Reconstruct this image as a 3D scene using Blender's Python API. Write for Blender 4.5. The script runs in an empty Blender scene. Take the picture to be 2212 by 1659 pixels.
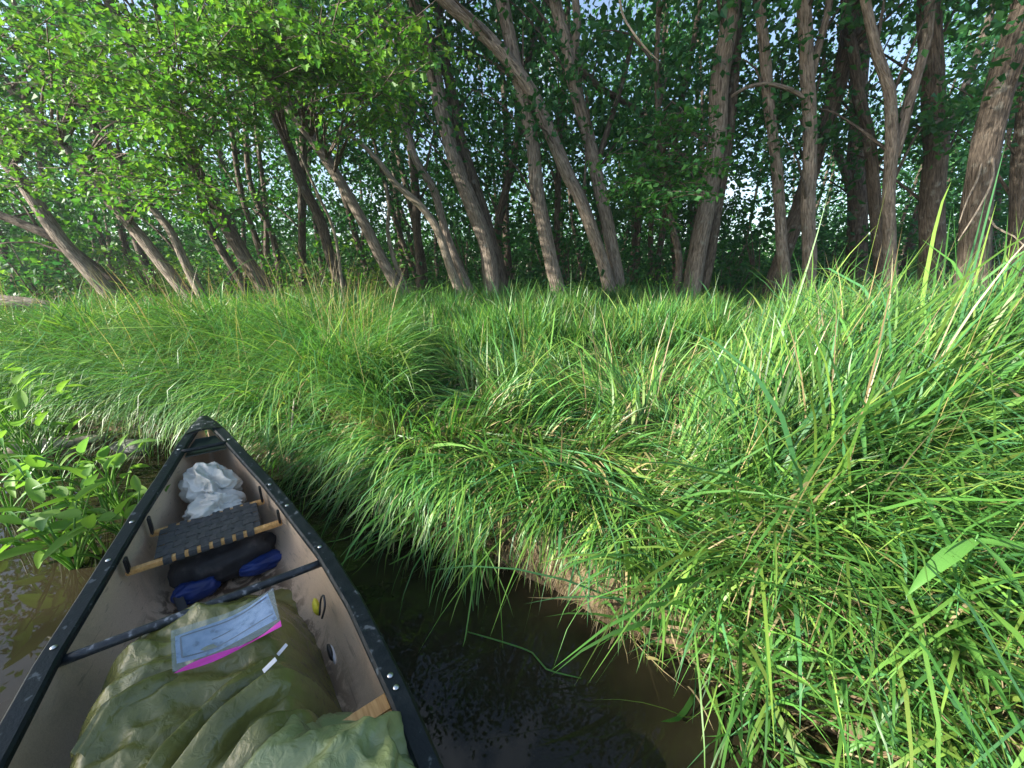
import bpy, bmesh, math, random
import numpy as np
from mathutils import Vector, Matrix, Quaternion, noise as mnoise

random.seed(7)
rng = np.random.default_rng(7)
scene = bpy.context.scene
COL = scene.collection

# ------------------------------------------------------------------ camera
CAM_H, PITCH, FPX = 1.5, math.radians(16.0), 384.0      # eye height over the water, downward tilt, focal length in px at 1024 wide
cd = bpy.data.cameras.new('camera')
cam = bpy.data.objects.new('camera', cd); COL.objects.link(cam)
cd.sensor_width = 36.0; cd.lens = 36.0 * FPX / 1024.0
cd.clip_start = 0.02; cd.clip_end = 600.0
cam.location = (0, 0, CAM_H); cam.rotation_euler = (math.pi / 2 - PITCH, 0, 0)
scene.camera = cam

# ------------------------------------------------------------------ world, sun, exposure
SUN_EL = math.radians(27.0)
SUN_AZ = math.atan2(-0.94, -0.34)                        # low sun over the river, from the left and a little behind
SUN = Vector((math.sin(SUN_AZ) * math.cos(SUN_EL), math.cos(SUN_AZ) * math.cos(SUN_EL), math.sin(SUN_EL)))
world = bpy.data.worlds.new('World'); scene.world = world; world.use_nodes = True
wn = world.node_tree; wn.nodes.clear()
sky = wn.nodes.new('ShaderNodeTexSky'); sky.sky_type = 'NISHITA'; sky.sun_disc = False
sky.sun_elevation = SUN_EL; sky.sun_rotation = SUN_AZ; sky.air_density = 1.0; sky.dust_density = 1.0
wtc = wn.nodes.new('ShaderNodeTexCoord')
wno = wn.nodes.new('ShaderNodeTexNoise'); wno.inputs['Scale'].default_value = 3.2; wno.inputs['Detail'].default_value = 6.0
wmr = wn.nodes.new('ShaderNodeMapRange'); wmr.inputs['From Min'].default_value = 0.58; wmr.inputs['From Max'].default_value = 0.76
wmx = wn.nodes.new('ShaderNodeMixRGB'); wmx.inputs['Color2'].default_value = (6.0, 6.3, 6.8, 1)
wbg = wn.nodes.new('ShaderNodeBackground'); wbg.inputs['Strength'].default_value = 0.09
wout = wn.nodes.new('ShaderNodeOutputWorld')
wn.links.new(wtc.outputs['Generated'], wno.inputs['Vector']); wn.links.new(wno.outputs['Fac'], wmr.inputs['Value'])
wn.links.new(wmr.outputs['Result'], wmx.inputs['Fac']); wn.links.new(sky.outputs['Color'], wmx.inputs['Color1'])
wn.links.new(wmx.outputs['Color'], wbg.inputs['Color']); wn.links.new(wbg.outputs['Background'], wout.inputs['Surface'])
sd_ = bpy.data.lights.new('sun', 'SUN'); sd_.energy = 5.0; sd_.angle = math.radians(0.9); sd_.color = (1.0, 0.94, 0.82)
sun = bpy.data.objects.new('sun', sd_); COL.objects.link(sun)
sun.rotation_euler = SUN.to_track_quat('Z', 'Y').to_euler(); sun.location = SUN * 60
scene.view_settings.view_transform = 'Standard'; scene.view_settings.look = 'None'
scene.view_settings.gamma = 1.0; scene.view_settings.use_curve_mapping = False
scene.view_settings.exposure = 1.83
scene.render.engine = 'CYCLES'
cy = scene.cycles
cy.max_bounces = 8; cy.diffuse_bounces = 4; cy.glossy_bounces = 4; cy.transmission_bounces = 8; cy.transparent_max_bounces = 12
cy.use_denoising = True
cy.sample_clamp_indirect = 6.0

# ------------------------------------------------------------------ helpers
S22 = 1024.0 / 2212.0                                    # survey grid of the photograph: 2212 x 1659
def ray(u, v):
    x = (u * S22 - 512) / FPX; y = (384 - v * S22) / FPX
    return np.array([x, math.cos(PITCH) + y * math.sin(PITCH), -math.sin(PITCH) + y * math.cos(PITCH)])
def PZ(u, v, z):
    d = ray(u, v); return np.array([0, 0, CAM_H]) + d * ((z - CAM_H) / d[2])
def PY(u, v, Y):
    d = ray(u, v); return np.array([0, 0, CAM_H]) + d * (Y / d[1])

def tag(o, label=None, cat=None, group=None, kind=None):
    if label: o['label'] = label
    if cat: o['category'] = cat
    if group: o['group'] = group
    if kind: o['kind'] = kind
    return o
def empty(name, loc=(0, 0, 0), rz=0.0):
    o = bpy.data.objects.new(name, None); COL.objects.link(o)
    o.location = loc; o.rotation_euler = (0, 0, rz); o.empty_display_size = 0.1
    return o
def link(name, me, mat=None, parent=None):
    o = bpy.data.objects.new(name, me); COL.objects.link(o)
    if mat is not None and len(me.materials) == 0: me.materials.append(mat)
    if parent is not None: o.parent = parent
    return o
def np_mesh(name, V, quads=None, tris=None, mat=None, smooth=True, col=None, vec=None):
    me = bpy.data.meshes.new(name)
    V = np.asarray(V, dtype=np.float32)
    nq = 0 if quads is None else len(quads); nt = 0 if tris is None else len(tris)
    me.vertices.add(len(V)); me.vertices.foreach_set('co', V.ravel())
    loops = np.concatenate([np.asarray(a, dtype=np.int32).ravel() for a in (quads, tris) if a is not None and len(a)])
    me.loops.add(len(loops)); me.loops.foreach_set('vertex_index', loops)
    tot = np.concatenate([np.full(nq, 4, np.int32), np.full(nt, 3, np.int32)])
    st = np.concatenate([[0], np.cumsum(tot)[:-1]]).astype(np.int32)
    me.polygons.add(nq + nt); me.polygons.foreach_set('loop_start', st)
    me.polygons.foreach_set('use_smooth', np.full(nq + nt, smooth, dtype=bool))
    if col is not None:
        a = me.attributes.new('col', 'FLOAT_COLOR', 'POINT')
        c = np.ones((len(V), 4), np.float32); c[:, :3] = col; a.data.foreach_set('color', c.ravel())
    if vec is not None:
        a = me.attributes.new('along', 'FLOAT_VECTOR', 'POINT'); a.data.foreach_set('vector', np.asarray(vec, np.float32).ravel())
    me.update(calc_edges=True)
    if mat is not None: me.materials.append(mat)
    return me
def bm_mesh(name, bm, mat=None, smooth=False):
    me = bpy.data.meshes.new(name); bm.to_mesh(me); bm.free()
    if smooth: me.polygons.foreach_set('use_smooth', np.ones(len(me.polygons), dtype=bool))
    if mat is not None: me.materials.append(mat)
    return me

def smooth01(x, a, b):
    t = np.clip((np.asarray(x, float) - a) / (b - a), 0, 1); return t * t * (3 - 2 * t)

def resample(P, R, step):
    """Catmull-Rom through P (n,3) with radii R -> denser points."""
    P = np.asarray(P, float); R = np.asarray(R, float)
    Q = np.vstack([2 * P[0] - P[1], P, 2 * P[-1] - P[-2]])
    outP, outR = [], []
    for i in range(len(P) - 1):
        p0, p1, p2, p3 = Q[i], Q[i + 1], Q[i + 2], Q[i + 3]
        n = max(2, int(np.linalg.norm(p2 - p1) / step))
        for k in range(n):
            t = k / n
            outP.append(0.5 * ((2 * p1) + (-p0 + p2) * t + (2 * p0 - 5 * p1 + 4 * p2 - p3) * t * t + (-p0 + 3 * p1 - 3 * p2 + p3) * t ** 3))
            outR.append(R[i] * (1 - t) + R[i + 1] * t)
    outP.append(P[-1]); outR.append(R[-1])
    return np.array(outP), np.array(outR)

def tube(P, R, sides=10, rough=0.0, seed=0, cap=True):
    """returns V, quads, tris, along"""
    P = np.asarray(P, float); R = np.asarray(R, float); n = len(P)
    T = np.gradient(P, axis=0); T /= np.linalg.norm(T, axis=1)[:, None] + 1e-9
    ref = np.array([0.0, 1.0, 0.0]) if abs(T[0][1]) < 0.9 else np.array([1.0, 0, 0])
    A = np.cross(T, ref); A /= np.linalg.norm(A, axis=1)[:, None] + 1e-9
    B = np.cross(T, A)
    ang = np.linspace(0, 2 * np.pi, sides, endpoint=False)
    L = np.concatenate([[0], np.cumsum(np.linalg.norm(np.diff(P, axis=0), axis=1))])
    rr = np.repeat(R[:, None], sides, 1)
    if rough > 0:
        for i in range(n):
            for j in range(sides):
                v = Vector((math.cos(ang[j]) * 1.4 + seed * 3.1, math.sin(ang[j]) * 1.4, L[i] * 1.3))
                v2 = Vector((math.cos(ang[j]) * 4 + seed * 1.7, math.sin(ang[j]) * 4, L[i] * 4.0))
                rr[i, j] *= 1 + rough * (mnoise.noise(v) * 1.2 + mnoise.noise(v2) * 0.6)
    V = P[:, None, :] + rr[:, :, None] * (np.cos(ang)[None, :, None] * A[:, None, :] + np.sin(ang)[None, :, None] * B[:, None, :])
    al = np.stack([np.cos(ang)[None, :] * R[:, None], np.sin(ang)[None, :] * R[:, None], np.repeat(L[:, None], sides, 1)], -1)
    idx = np.arange(n * sides).reshape(n, sides)
    q = np.stack([idx[:-1], np.roll(idx[:-1], -1, 1), np.roll(idx[1:], -1, 1), idx[1:]], -1).reshape(-1, 4)
    V = V.reshape(-1, 3); al = al.reshape(-1, 3)
    tr = []
    if cap:
        V = np.vstack([V, P[0], P[-1]]); al = np.vstack([al, [0, 0, L[0]], [0, 0, L[-1]]])
        a, b = n * sides, n * sides + 1
        for j in range(sides):
            k = (j + 1) % sides
            tr.append((a, idx[0, k], idx[0, j])); tr.append((b, idx[-1, j], idx[-1, k]))
    return V, q, np.array(tr, dtype=int).reshape(-1, 3), al
def tube_mesh(name, P, R, mat, sides=10, rough=0.0, seed=0):
    V, q, t, al = tube(P, R, sides, rough, seed)
    return np_mesh(name, V, q, t, mat, True, None, al)
class Joint:
    """collects V/quads/tris into one mesh"""
    def __init__(s): s.V = []; s.Q = []; s.T = []; s.A = []; s.C = []; s.n = 0
    def add(s, V, q=None, t=None, al=None, c=None):
        s.V.append(V)
        if q is not None and len(q): s.Q.append(np.asarray(q) + s.n)
        if t is not None and len(t): s.T.append(np.asarray(t) + s.n)
        if al is not None: s.A.append(al)
        if c is not None: s.C.append(c)
        s.n += len(V)
    def mesh(s, name, mat, smooth=True):
        return np_mesh(name, np.vstack(s.V), np.vstack(s.Q) if s.Q else None, np.vstack(s.T) if s.T else None, mat, smooth,
                       np.vstack(s.C) if s.C else None, np.vstack(s.A) if s.A else None)

# ------------------------------------------------------------------ materials
def mat_new(name):
    m = bpy.data.materials.new(name); m.use_nodes = True
    nt = m.node_tree; nt.nodes.clear()
    out = nt.nodes.new('ShaderNodeOutputMaterial')
    return m, nt, out
def nd(nt, t, **kw):
    n = nt.nodes.new(t)
    for k, v in kw.items():
        if k in n.inputs: n.inputs[k].default_value = v
        else: setattr(n, k, v)
    return n
def ramp(nt, fac, stops):
    r = nt.nodes.new('ShaderNodeValToRGB'); e = r.color_ramp.elements
    while len(e) > 1: e.remove(e[-1])
    e[0].position = stops[0][0]; e[0].color = (*stops[0][1], 1)
    for p, c in stops[1:]:
        x = e.new(p); x.color = (*c, 1)
    nt.links.new(fac, r.inputs['Fac']); return r.outputs['Color']
def leafy(name, base=None, trans=0.38, rough=0.45, attr=True, tgain=(1.25, 1.35, 0.7), spec=0.35):
    m, nt, out = mat_new(name)
    if attr: c = nd(nt, 'ShaderNodeAttribute', attribute_name='col').outputs['Color']
    else:
        oi = nd(nt, 'ShaderNodeObjectInfo'); c = ramp(nt, oi.outputs['Random'], [(0, base[0]), (0.5, base[1]), (1, base[2])])
    p = nd(nt, 'ShaderNodeBsdfPrincipled', Roughness=rough); p.inputs['Specular IOR Level'].default_value = spec
    nt.links.new(c, p.inputs['Base Color'])
    g = nd(nt, 'ShaderNodeMixRGB', blend_type='MULTIPLY'); g.inputs['Fac'].default_value = 1; g.inputs['Color2'].default_value = (*tgain, 1)
    nt.links.new(c, g.inputs['Color1'])
    tr = nd(nt, 'ShaderNodeBsdfTranslucent'); nt.links.new(g.outputs['Color'], tr.inputs['Color'])
    mx = nd(nt, 'ShaderNodeMixShader'); mx.inputs['Fac'].default_value = trans
    nt.links.new(p.outputs[0], mx.inputs[1]); nt.links.new(tr.outputs[0], mx.inputs[2]); nt.links.new(mx.outputs[0], out.inputs['Surface'])
    return m
def simple(name, stops, scale=12, rough=0.6, bump=0.0, bscale=60, coord='Object', spec=0.5, detail=5, stretch=None, metallic=0.0, rough2=None):
    m, nt, out = mat_new(name)
    tc = nd(nt, 'ShaderNodeTexCoord'); vec = tc.outputs[coord]
    if stretch:
        mp = nd(nt, 'ShaderNodeMapping'); mp.inputs['Scale'].default_value = stretch
        nt.links.new(vec, mp.inputs['Vector']); vec = mp.outputs['Vector']
    n = nd(nt, 'ShaderNodeTexNoise', Scale=scale, Detail=detail); nt.links.new(vec, n.inputs['Vector'])
    c = ramp(nt, n.outputs['Fac'], stops)
    p = nd(nt, 'ShaderNodeBsdfPrincipled', Roughness=rough, Metallic=metallic); p.inputs['Specular IOR Level'].default_value = spec
    nt.links.new(c, p.inputs['Base Color'])
    if rough2 is not None:
        mr = nd(nt, 'ShaderNodeMapRange'); mr.inputs['From Min'].default_value = 0.35; mr.inputs['From Max'].default_value = 0.65
        mr.inputs['To Min'].default_value = rough; mr.inputs['To Max'].default_value = rough2
        nt.links.new(n.outputs['Fac'], mr.inputs['Value']); nt.links.new(mr.outputs['Result'], p.inputs['Roughness'])
    if bump > 0:
        n2 = nd(nt, 'ShaderNodeTexNoise', Scale=bscale, Detail=6.0); nt.links.new(vec, n2.inputs['Vector'])
        b = nd(nt, 'ShaderNodeBump', Strength=bump, Distance=0.01); nt.links.new(n2.outputs['Fac'], b.inputs['Height'])
        nt.links.new(b.outputs['Normal'], p.inputs['Normal'])
    nt.links.new(p.outputs[0], out.inputs['Surface'])
    return m
def bark(name, dark, mid, light, plates=1.0):
    m, nt, out = mat_new(name)
    at = nd(nt, 'ShaderNodeAttribute', attribute_name='along')
    mp = nd(nt, 'ShaderNodeMapping'); mp.inputs['Scale'].default_value = (1, 1, 0.16); nt.links.new(at.outputs['Vector'], mp.inputs['Vector'])
    n1 = nd(nt, 'ShaderNodeTexNoise', Scale=34.0, Detail=7.0, Roughness=0.62, Distortion=0.5); nt.links.new(mp.outputs['Vector'], n1.inputs['Vector'])
    v1 = nd(nt, 'ShaderNodeTexVoronoi', Scale=26.0, feature='DISTANCE_TO_EDGE'); nt.links.new(mp.outputs['Vector'], v1.inputs['Vector'])
    n2 = nd(nt, 'ShaderNodeTexNoise', Scale=5.0, Detail=4.0); nt.links.new(at.outputs['Vector'], n2.inputs['Vector'])
    c1 = ramp(nt, n1.outputs['Fac'], [(0.32, dark), (0.52, mid), (0.72, light)])
    pal = nd(nt, 'ShaderNodeMixRGB', blend_type='MIX'); pal.inputs['Color2'].default_value = (0.30, 0.30, 0.26, 1)
    mr = nd(nt, 'ShaderNodeMapRange'); mr.inputs['From Min'].default_value = 0.60; mr.inputs['From Max'].default_value = 0.72; mr.inputs['To Max'].default_value = 0.6
    nt.links.new(n2.outputs['Fac'], mr.inputs['Value']); nt.links.new(mr.outputs['Result'], pal.inputs['Fac']); nt.links.new(c1, pal.inputs['Color1'])
    p = nd(nt, 'ShaderNodeBsdfPrincipled', Roughness=0.85); p.inputs['Specular IOR Level'].default_value = 0.2
    nt.links.new(pal.outputs['Color'], p.inputs['Base Color'])
    ad = nd(nt, 'ShaderNodeMath', operation='MULTIPLY'); ad.inputs[1].default_value = 1.5 * plates
    cl = nd(nt, 'ShaderNodeMath', operation='MINIMUM'); cl.inputs[1].default_value = 0.25
    nt.links.new(v1.outputs['Distance'], cl.inputs[0]); nt.links.new(cl.outputs[0], ad.inputs[0])
    sm = nd(nt, 'ShaderNodeMath', operation='ADD'); nt.links.new(ad.outputs[0], sm.inputs[0]); nt.links.new(n1.outputs['Fac'], sm.inputs[1])
    b = nd(nt, 'ShaderNodeBump', Strength=0.9, Distance=0.035); nt.links.new(sm.outputs[0], b.inputs['Height'])
    nt.links.new(b.outputs['Normal'], p.inputs['Normal']); nt.links.new(p.outputs[0], out.inputs['Surface'])
    return m

M = {}
M['grass'] = leafy('grass_blade', trans=0.34, rough=0.42, spec=0.4)
M['leaf'] = leafy('tree_leaf', trans=0.42, rough=0.5, spec=0.3)
M['maple_leaf'] = leafy('maple_leaf', base=[(.06, .16, .024), (.08, .195, .028), (.115, .24, .034)], trans=0.45, attr=False)
M['weed'] = leafy('pickerelweed_leaf', base=[(.12, .26, .045), (.19, .34, .06), (.12, .26, .075)], trans=0.42, spec=.2, rough=0.5, attr=False)
M['reed'] = leafy('reed_leaf', base=[(.07, .20, .05), (.11, .26, .05), (.09, .24, .07)], trans=0.35, rough=0.35, attr=False)
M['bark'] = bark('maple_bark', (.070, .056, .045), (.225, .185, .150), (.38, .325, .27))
M['bark_shaded'] = bark('shaded_bark', (.036, .029, .023), (.115, .092, .072), (.215, .175, .14))  # bark colour darkened to stand in for the shade of the wood
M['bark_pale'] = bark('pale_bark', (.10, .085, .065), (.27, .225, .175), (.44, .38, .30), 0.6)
M['soil'] = simple('bank_soil', [(.3, (.045, .03, .018)), (.5, (.12, .085, .052)), (.7, (.22, .165, .105))], scale=9, rough=0.9, bump=0.9, bscale=45, spec=0.2)
M['deadwood'] = simple('weathered_wood', [(.3, (.16, .13, .10)), (.55, (.36, .31, .25)), (.75, (.55, .50, .43))], scale=14, rough=0.8, bump=0.5, bscale=40, stretch=(0.25, 2, 2))
M['stone'] = simple('grey_stone', [(.3, (.09, .09, .085)), (.6, (.17, .17, .16))], scale=9, rough=0.8, bump=0.4)
M['tan_hull'] = None
M['gunwale'] = simple('scuffed_black_vinyl', [(.42, (.004, .008, .010)), (.62, (.009, .015, .017)), (.68, (.10, .115, .12))], scale=30, spec=.3, rough=0.36, rough2=0.62, bump=0.15, bscale=120, detail=8)
M['hull_out'] = simple('dark_green_hull', [(.4, (.008, .02, .015)), (.7, (.02, .04, .03))], scale=8, rough=0.35)
M['thwart'] = simple('black_aluminium_tube', [(.42, (.012, .016, .02)), (.60, (.03, .036, .042)), (.70, (.25, .26, .28))], scale=38, rough=0.28, rough2=0.5, detail=9)
M['ash'] = simple('varnished_ash', [(.3, (.42, .21, .065)), (.55, (.58, .33, .12)), (.75, (.68, .43, .19))], scale=9, rough=0.35, stretch=(1.2, 14, 14))
M['webbing'] = simple('black_webbing', [(.3, (.012, .014, .016)), (.7, (.050, .054, .058))], scale=60, rough=0.6, bump=0.4, bscale=500)
M['steel'] = simple('rivet_steel', [(.3, (.6, .6, .6)), (.7, (.8, .8, .8))], rough=0.3, metallic=1.0)
M['whitecloth'] = simple('white_coated_cloth', [(.3, (.34, .34, .31)), (.6, (.52, .52, .48))], scale=6, rough=0.5, bump=0.35, bscale=22)
M['navy'] = simple('navy_nylon', [(.3, (.004, .008, .014)), (.7, (.012, .025, .04))], scale=9, rough=0.5, bump=0.3, bscale=30)
M['blue'] = simple('blue_nylon', [(.3, (.005, .02, .12)), (.7, (.012, .05, .26))], scale=9, rough=0.4, bump=0.25, bscale=30)
M['packblack'] = simple('dusty_black_fabric', [(.35, (.012, .012, .015)), (.6, (.035, .035, .04)), (.75, (.12, .115, .11))], scale=12, rough=0.6, bump=0.3, bscale=40)
M['yellow'] = simple('yellow_fabric', [(.3, (.55, .50, .02)), (.7, (.70, .66, .05))], rough=0.5)
M['paper'] = simple('wet_printed_paper', [(.32, (.10, .15, .26)), (.44, (.22, .32, .50)), (.60, (.30, .40, .60)), (.78, (.42, .50, .66))], scale=34, rough=0.25, detail=9)
M['ink'] = simple('printed_ink', [(.3, (.03, .04, .08)), (.7, (.06, .07, .12))], rough=0.4)
M['magenta'] = simple('magenta_zip', [(.3, (.55, .03, .32)), (.7, (.72, .06, .45))], rough=0.3)
M['whitetag'] = simple('white_tag', [(.3, (.68, .68, .72)), (.7, (.8, .8, .82))], rough=0.5)
M['blackplastic'] = simple('black_plastic', [(.3, (.008, .008, .009)), (.7, (.02, .02, .022))], rough=0.4)

def mk_tan():
    m, nt, out = mat_new('tan_hull_lining')
    tc = nd(nt, 'ShaderNodeTexCoord')
    n = nd(nt, 'ShaderNodeTexNoise', Scale=260.0, Detail=2.0); nt.links.new(tc.outputs['Object'], n.inputs['Vector'])
    base = ramp(nt, n.outputs['Fac'], [(.35, (.56, .42, .295)), (.65, (.66, .52, .38))])
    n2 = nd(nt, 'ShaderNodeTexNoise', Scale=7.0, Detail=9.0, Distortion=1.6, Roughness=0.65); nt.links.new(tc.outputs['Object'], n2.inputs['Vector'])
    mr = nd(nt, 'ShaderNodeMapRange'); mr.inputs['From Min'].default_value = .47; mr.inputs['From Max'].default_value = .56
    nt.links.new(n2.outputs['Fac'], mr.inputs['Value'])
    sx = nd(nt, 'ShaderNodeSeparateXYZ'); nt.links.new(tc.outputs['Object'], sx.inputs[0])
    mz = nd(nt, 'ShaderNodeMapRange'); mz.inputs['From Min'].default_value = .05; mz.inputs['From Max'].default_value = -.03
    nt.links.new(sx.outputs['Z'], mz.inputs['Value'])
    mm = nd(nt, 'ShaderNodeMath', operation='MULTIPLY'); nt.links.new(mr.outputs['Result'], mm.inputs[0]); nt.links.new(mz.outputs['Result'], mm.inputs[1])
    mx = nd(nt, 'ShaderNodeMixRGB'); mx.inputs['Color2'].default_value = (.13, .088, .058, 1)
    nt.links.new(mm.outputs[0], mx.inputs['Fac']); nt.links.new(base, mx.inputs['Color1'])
    n4 = nd(nt, 'ShaderNodeTexNoise', Scale=4.0, Detail=10.0, Distortion=.8, Roughness=.7); nt.links.new(tc.outputs['Object'], n4.inputs['Vector'])
    m4 = nd(nt, 'ShaderNodeMapRange'); m4.inputs['From Min'].default_value = .50; m4.inputs['From Max'].default_value = .72; m4.inputs['To Max'].default_value = .5
    nt.links.new(n4.outputs['Fac'], m4.inputs['Value'])
    mx4 = nd(nt, 'ShaderNodeMixRGB'); mx4.inputs['Color2'].default_value = (.20, .145, .10, 1); nt.links.new(m4.outputs['Result'], mx4.inputs['Fac']); nt.links.new(mx.outputs['Color'], mx4.inputs['Color1'])
    mp5 = nd(nt, 'ShaderNodeMapping'); mp5.inputs['Scale'].default_value = (1.2, 26, 26); nt.links.new(tc.outputs['Object'], mp5.inputs['Vector'])
    n5 = nd(nt, 'ShaderNodeTexNoise', Scale=2.6, Detail=6.0); nt.links.new(mp5.outputs['Vector'], n5.inputs['Vector'])
    m5 = nd(nt, 'ShaderNodeMapRange'); m5.inputs['From Min'].default_value = .62; m5.inputs['From Max'].default_value = .68; m5.inputs['To Max'].default_value = .45
    nt.links.new(n5.outputs['Fac'], m5.inputs['Value'])
    mx = nd(nt, 'ShaderNodeMixRGB'); mx.inputs['Color2'].default_value = (.16, .12, .09, 1); nt.links.new(m5.outputs['Result'], mx.inputs['Fac']); nt.links.new(mx4.outputs['Color'], mx.inputs['Color1'])
    p = nd(nt, 'ShaderNodeBsdfPrincipled', Roughness=0.42); nt.links.new(mx.outputs['Color'], p.inputs['Base Color'])
    nt.links.new(p.outputs[0], out.inputs['Surface']); return m
M['tan_hull'] = mk_tan()
def mk_tarp(name, a, b, c):
    m, nt, out = mat_new(name)
    tc = nd(nt, 'ShaderNodeTexCoord')
    n = nd(nt, 'ShaderNodeTexNoise', Scale=7.0, Detail=6.0); nt.links.new(tc.outputs['Object'], n.inputs['Vector'])
    col = ramp(nt, n.outputs['Fac'], [(.3, a), (.5, b), (.72, c)])
    v = nd(nt, 'ShaderNodeTexVoronoi', Scale=13.0, feature='DISTANCE_TO_EDGE'); nt.links.new(tc.outputs['Object'], v.inputs['Vector'])
    n3 = nd(nt, 'ShaderNodeTexNoise', Scale=30.0, Detail=8.0, Distortion=1.2); nt.links.new(tc.outputs['Object'], n3.inputs['Vector'])
    b1 = nd(nt, 'ShaderNodeBump', Strength=0.35, Distance=0.012); nt.links.new(v.outputs['Distance'], b1.inputs['Height'])
    b2 = nd(nt, 'ShaderNodeBump', Strength=0.7, Distance=0.008); nt.links.new(n3.outputs['Fac'], b2.inputs['Height']); nt.links.new(b1.outputs['Normal'], b2.inputs['Normal'])
    p = nd(nt, 'ShaderNodeBsdfPrincipled', Roughness=0.22); p.inputs['Specular IOR Level'].default_value = 0.8
    nt.links.new(col, p.inputs['Base Color']); nt.links.new(b2.outputs['Normal'], p.inputs['Normal'])
    tr = nd(nt, 'ShaderNodeBsdfTranslucent'); nt.links.new(col, tr.inputs['Color'])
    mx = nd(nt, 'ShaderNodeMixShader'); mx.inputs['Fac'].default_value = 0.15
    nt.links.new(p.outputs[0], mx.inputs[1]); nt.links.new(tr.outputs[0], mx.inputs[2]); nt.links.new(mx.outputs[0], out.inputs['Surface'])
    return m
M['tarp'] = mk_tarp('olive_tarp', (.115, .122, .034), (.165, .168, .046), (.235, .225, .068))
M['tarp2'] = mk_tarp('pale_olive_tarp', (.16, .205, .085), (.23, .28, .125), (.32, .35, .15))
def mk_water():
    m, nt, out = mat_new('murky_water')
    tc = nd(nt, 'ShaderNodeTexCoord')
    n = nd(nt, 'ShaderNodeTexNoise', Scale=1.1, Detail=5.0); nt.links.new(tc.outputs['Object'], n.inputs['Vector'])
    c = ramp(nt, n.outputs['Fac'], [(.35, (.010, .010, .006)), (.55, (.019, .016, .009)), (.75, (.031, .025, .014))])
    p = nd(nt, 'ShaderNodeBsdfPrincipled', Roughness=0.015, IOR=1.333); nt.links.new(c, p.inputs['Base Color'])
    n2 = nd(nt, 'ShaderNodeTexNoise', Scale=3.0, Detail=2.0); nt.links.new(tc.outputs['Object'], n2.inputs['Vector'])
    b = nd(nt, 'ShaderNodeBump', Strength=0.025, Distance=0.02); nt.links.new(n2.outputs['Fac'], b.inputs['Height'])
    nt.links.new(b.outputs['Normal'], p.inputs['Normal']); nt.links.new(p.outputs[0], out.inputs['Surface']); return m
M['water'] = mk_water()
def mk_bag():
    m, nt, out = mat_new('clear_plastic_bag')
    p = nd(nt, 'ShaderNodeBsdfPrincipled', Roughness=0.12); p.inputs['Base Color'].default_value = (.45, .55, .6, 1)
    t = nd(nt, 'ShaderNodeBsdfTransparent'); t.inputs['Color'].default_value = (.92, .96, 1, 1)
    mx = nd(nt, 'ShaderNodeMixShader'); mx.inputs['Fac'].default_value = 0.30
    nt.links.new(t.outputs[0], mx.inputs[1]); nt.links.new(p.outputs[0], mx.inputs[2]); nt.links.new(mx.outputs[0], out.inputs['Surface']); return m
M['bag'] = mk_bag()

# ------------------------------------------------------------------ canoe frame (needed for collisions)
BOW = np.array([-2.176, 2.533]); AX = np.array([.602, -.7985]); NR = np.array([.7985, .602])
CL = 4.9
WS = np.array([0, .06, .25, .50, .94, 1.2, 1.7, 2.05, 2.45])
WW = np.array([.022, .05, .108, .17, .275, .325, .412, .445, .455])
def half_w(s):
    s = np.minimum(s, CL - s); return np.interp(s, WS, WW)
def sheer(s):
    s = np.minimum(s, CL - s); t = np.clip(1 - s / 2.45, 0, 1); return 0.30 + 0.20 * t ** 2.4
def cw(s, l, z): 
    p = BOW + AX * s + NR * l; return np.array([p[0], p[1], z])
def to_canoe(x, y):
    dx, dy = x - BOW[0], y - BOW[1]
    return dx * AX[0] + dy * AX[1], dx * NR[0] + dy * NR[1]

# ------------------------------------------------------------------ terrain
SHORE = np.array([(-60, 22), (-40, 14), (-14, 6.6), (-7.59, 4.7), (-5.99, 4.30), (-4.54, 3.72), (-3.56, 3.42), (-2.91, 3.30), (-2.10, 3.03), (-1.54, 2.70),
                  (-.98, 2.27), (-.54, 1.96), (-.28, 1.83), (-.10, 1.77), (.06, 1.64), (.24, 1.53), (.41, 1.37), (.61, 1.21), (.74, 1.05), (.85, .93),
                  (1.05, .81), (1.28, .63), (1.9, .05), (2.6, -1.0), (4, -4), (8, -14), (20, -40)], float)
def shore_sd(x, y):
    x = np.asarray(x, float).ravel(); y = np.asarray(y, float).ravel()
    out = np.full(len(x), 1e9)
    for i in range(len(SHORE) - 1):
        a, b = SHORE[i], SHORE[i + 1]; d = b - a
        t = np.clip(((x - a[0]) * d[0] + (y - a[1]) * d[1]) / (d @ d), 0, 1)
        out = np.minimum(out, np.hypot(x - a[0] - t * d[0], y - a[1] - t * d[1]))
    poly = np.vstack([SHORE, [(90, -40), (90, 150), (-90, 150), (-90, 22)]])
    ins = np.zeros(len(x), bool)
    for i in range(len(poly)):
        a, b = poly[i], poly[(i + 1) % len(poly)]
        if a[1] == b[1]: continue
        c = ((a[1] > y) != (b[1] > y)) & (x < (b[0] - a[0]) * (y - a[1]) / (b[1] - a[1]) + a[0])
        ins ^= c
    return np.where(ins, out, -out)
def lump(x, y):
    return (np.sin(x * 5.1 + 1.3 * np.sin(y * 3.7)) * np.cos(y * 4.6 + 0.8 * np.sin(x * 2.9)) * .5 + np.sin(x * 12.3 + y * 7.1) * np.cos(y * 10.7 - x * 6.0) * .25
            + np.sin(x * 1.7 - y * 1.1) * .5)
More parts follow.
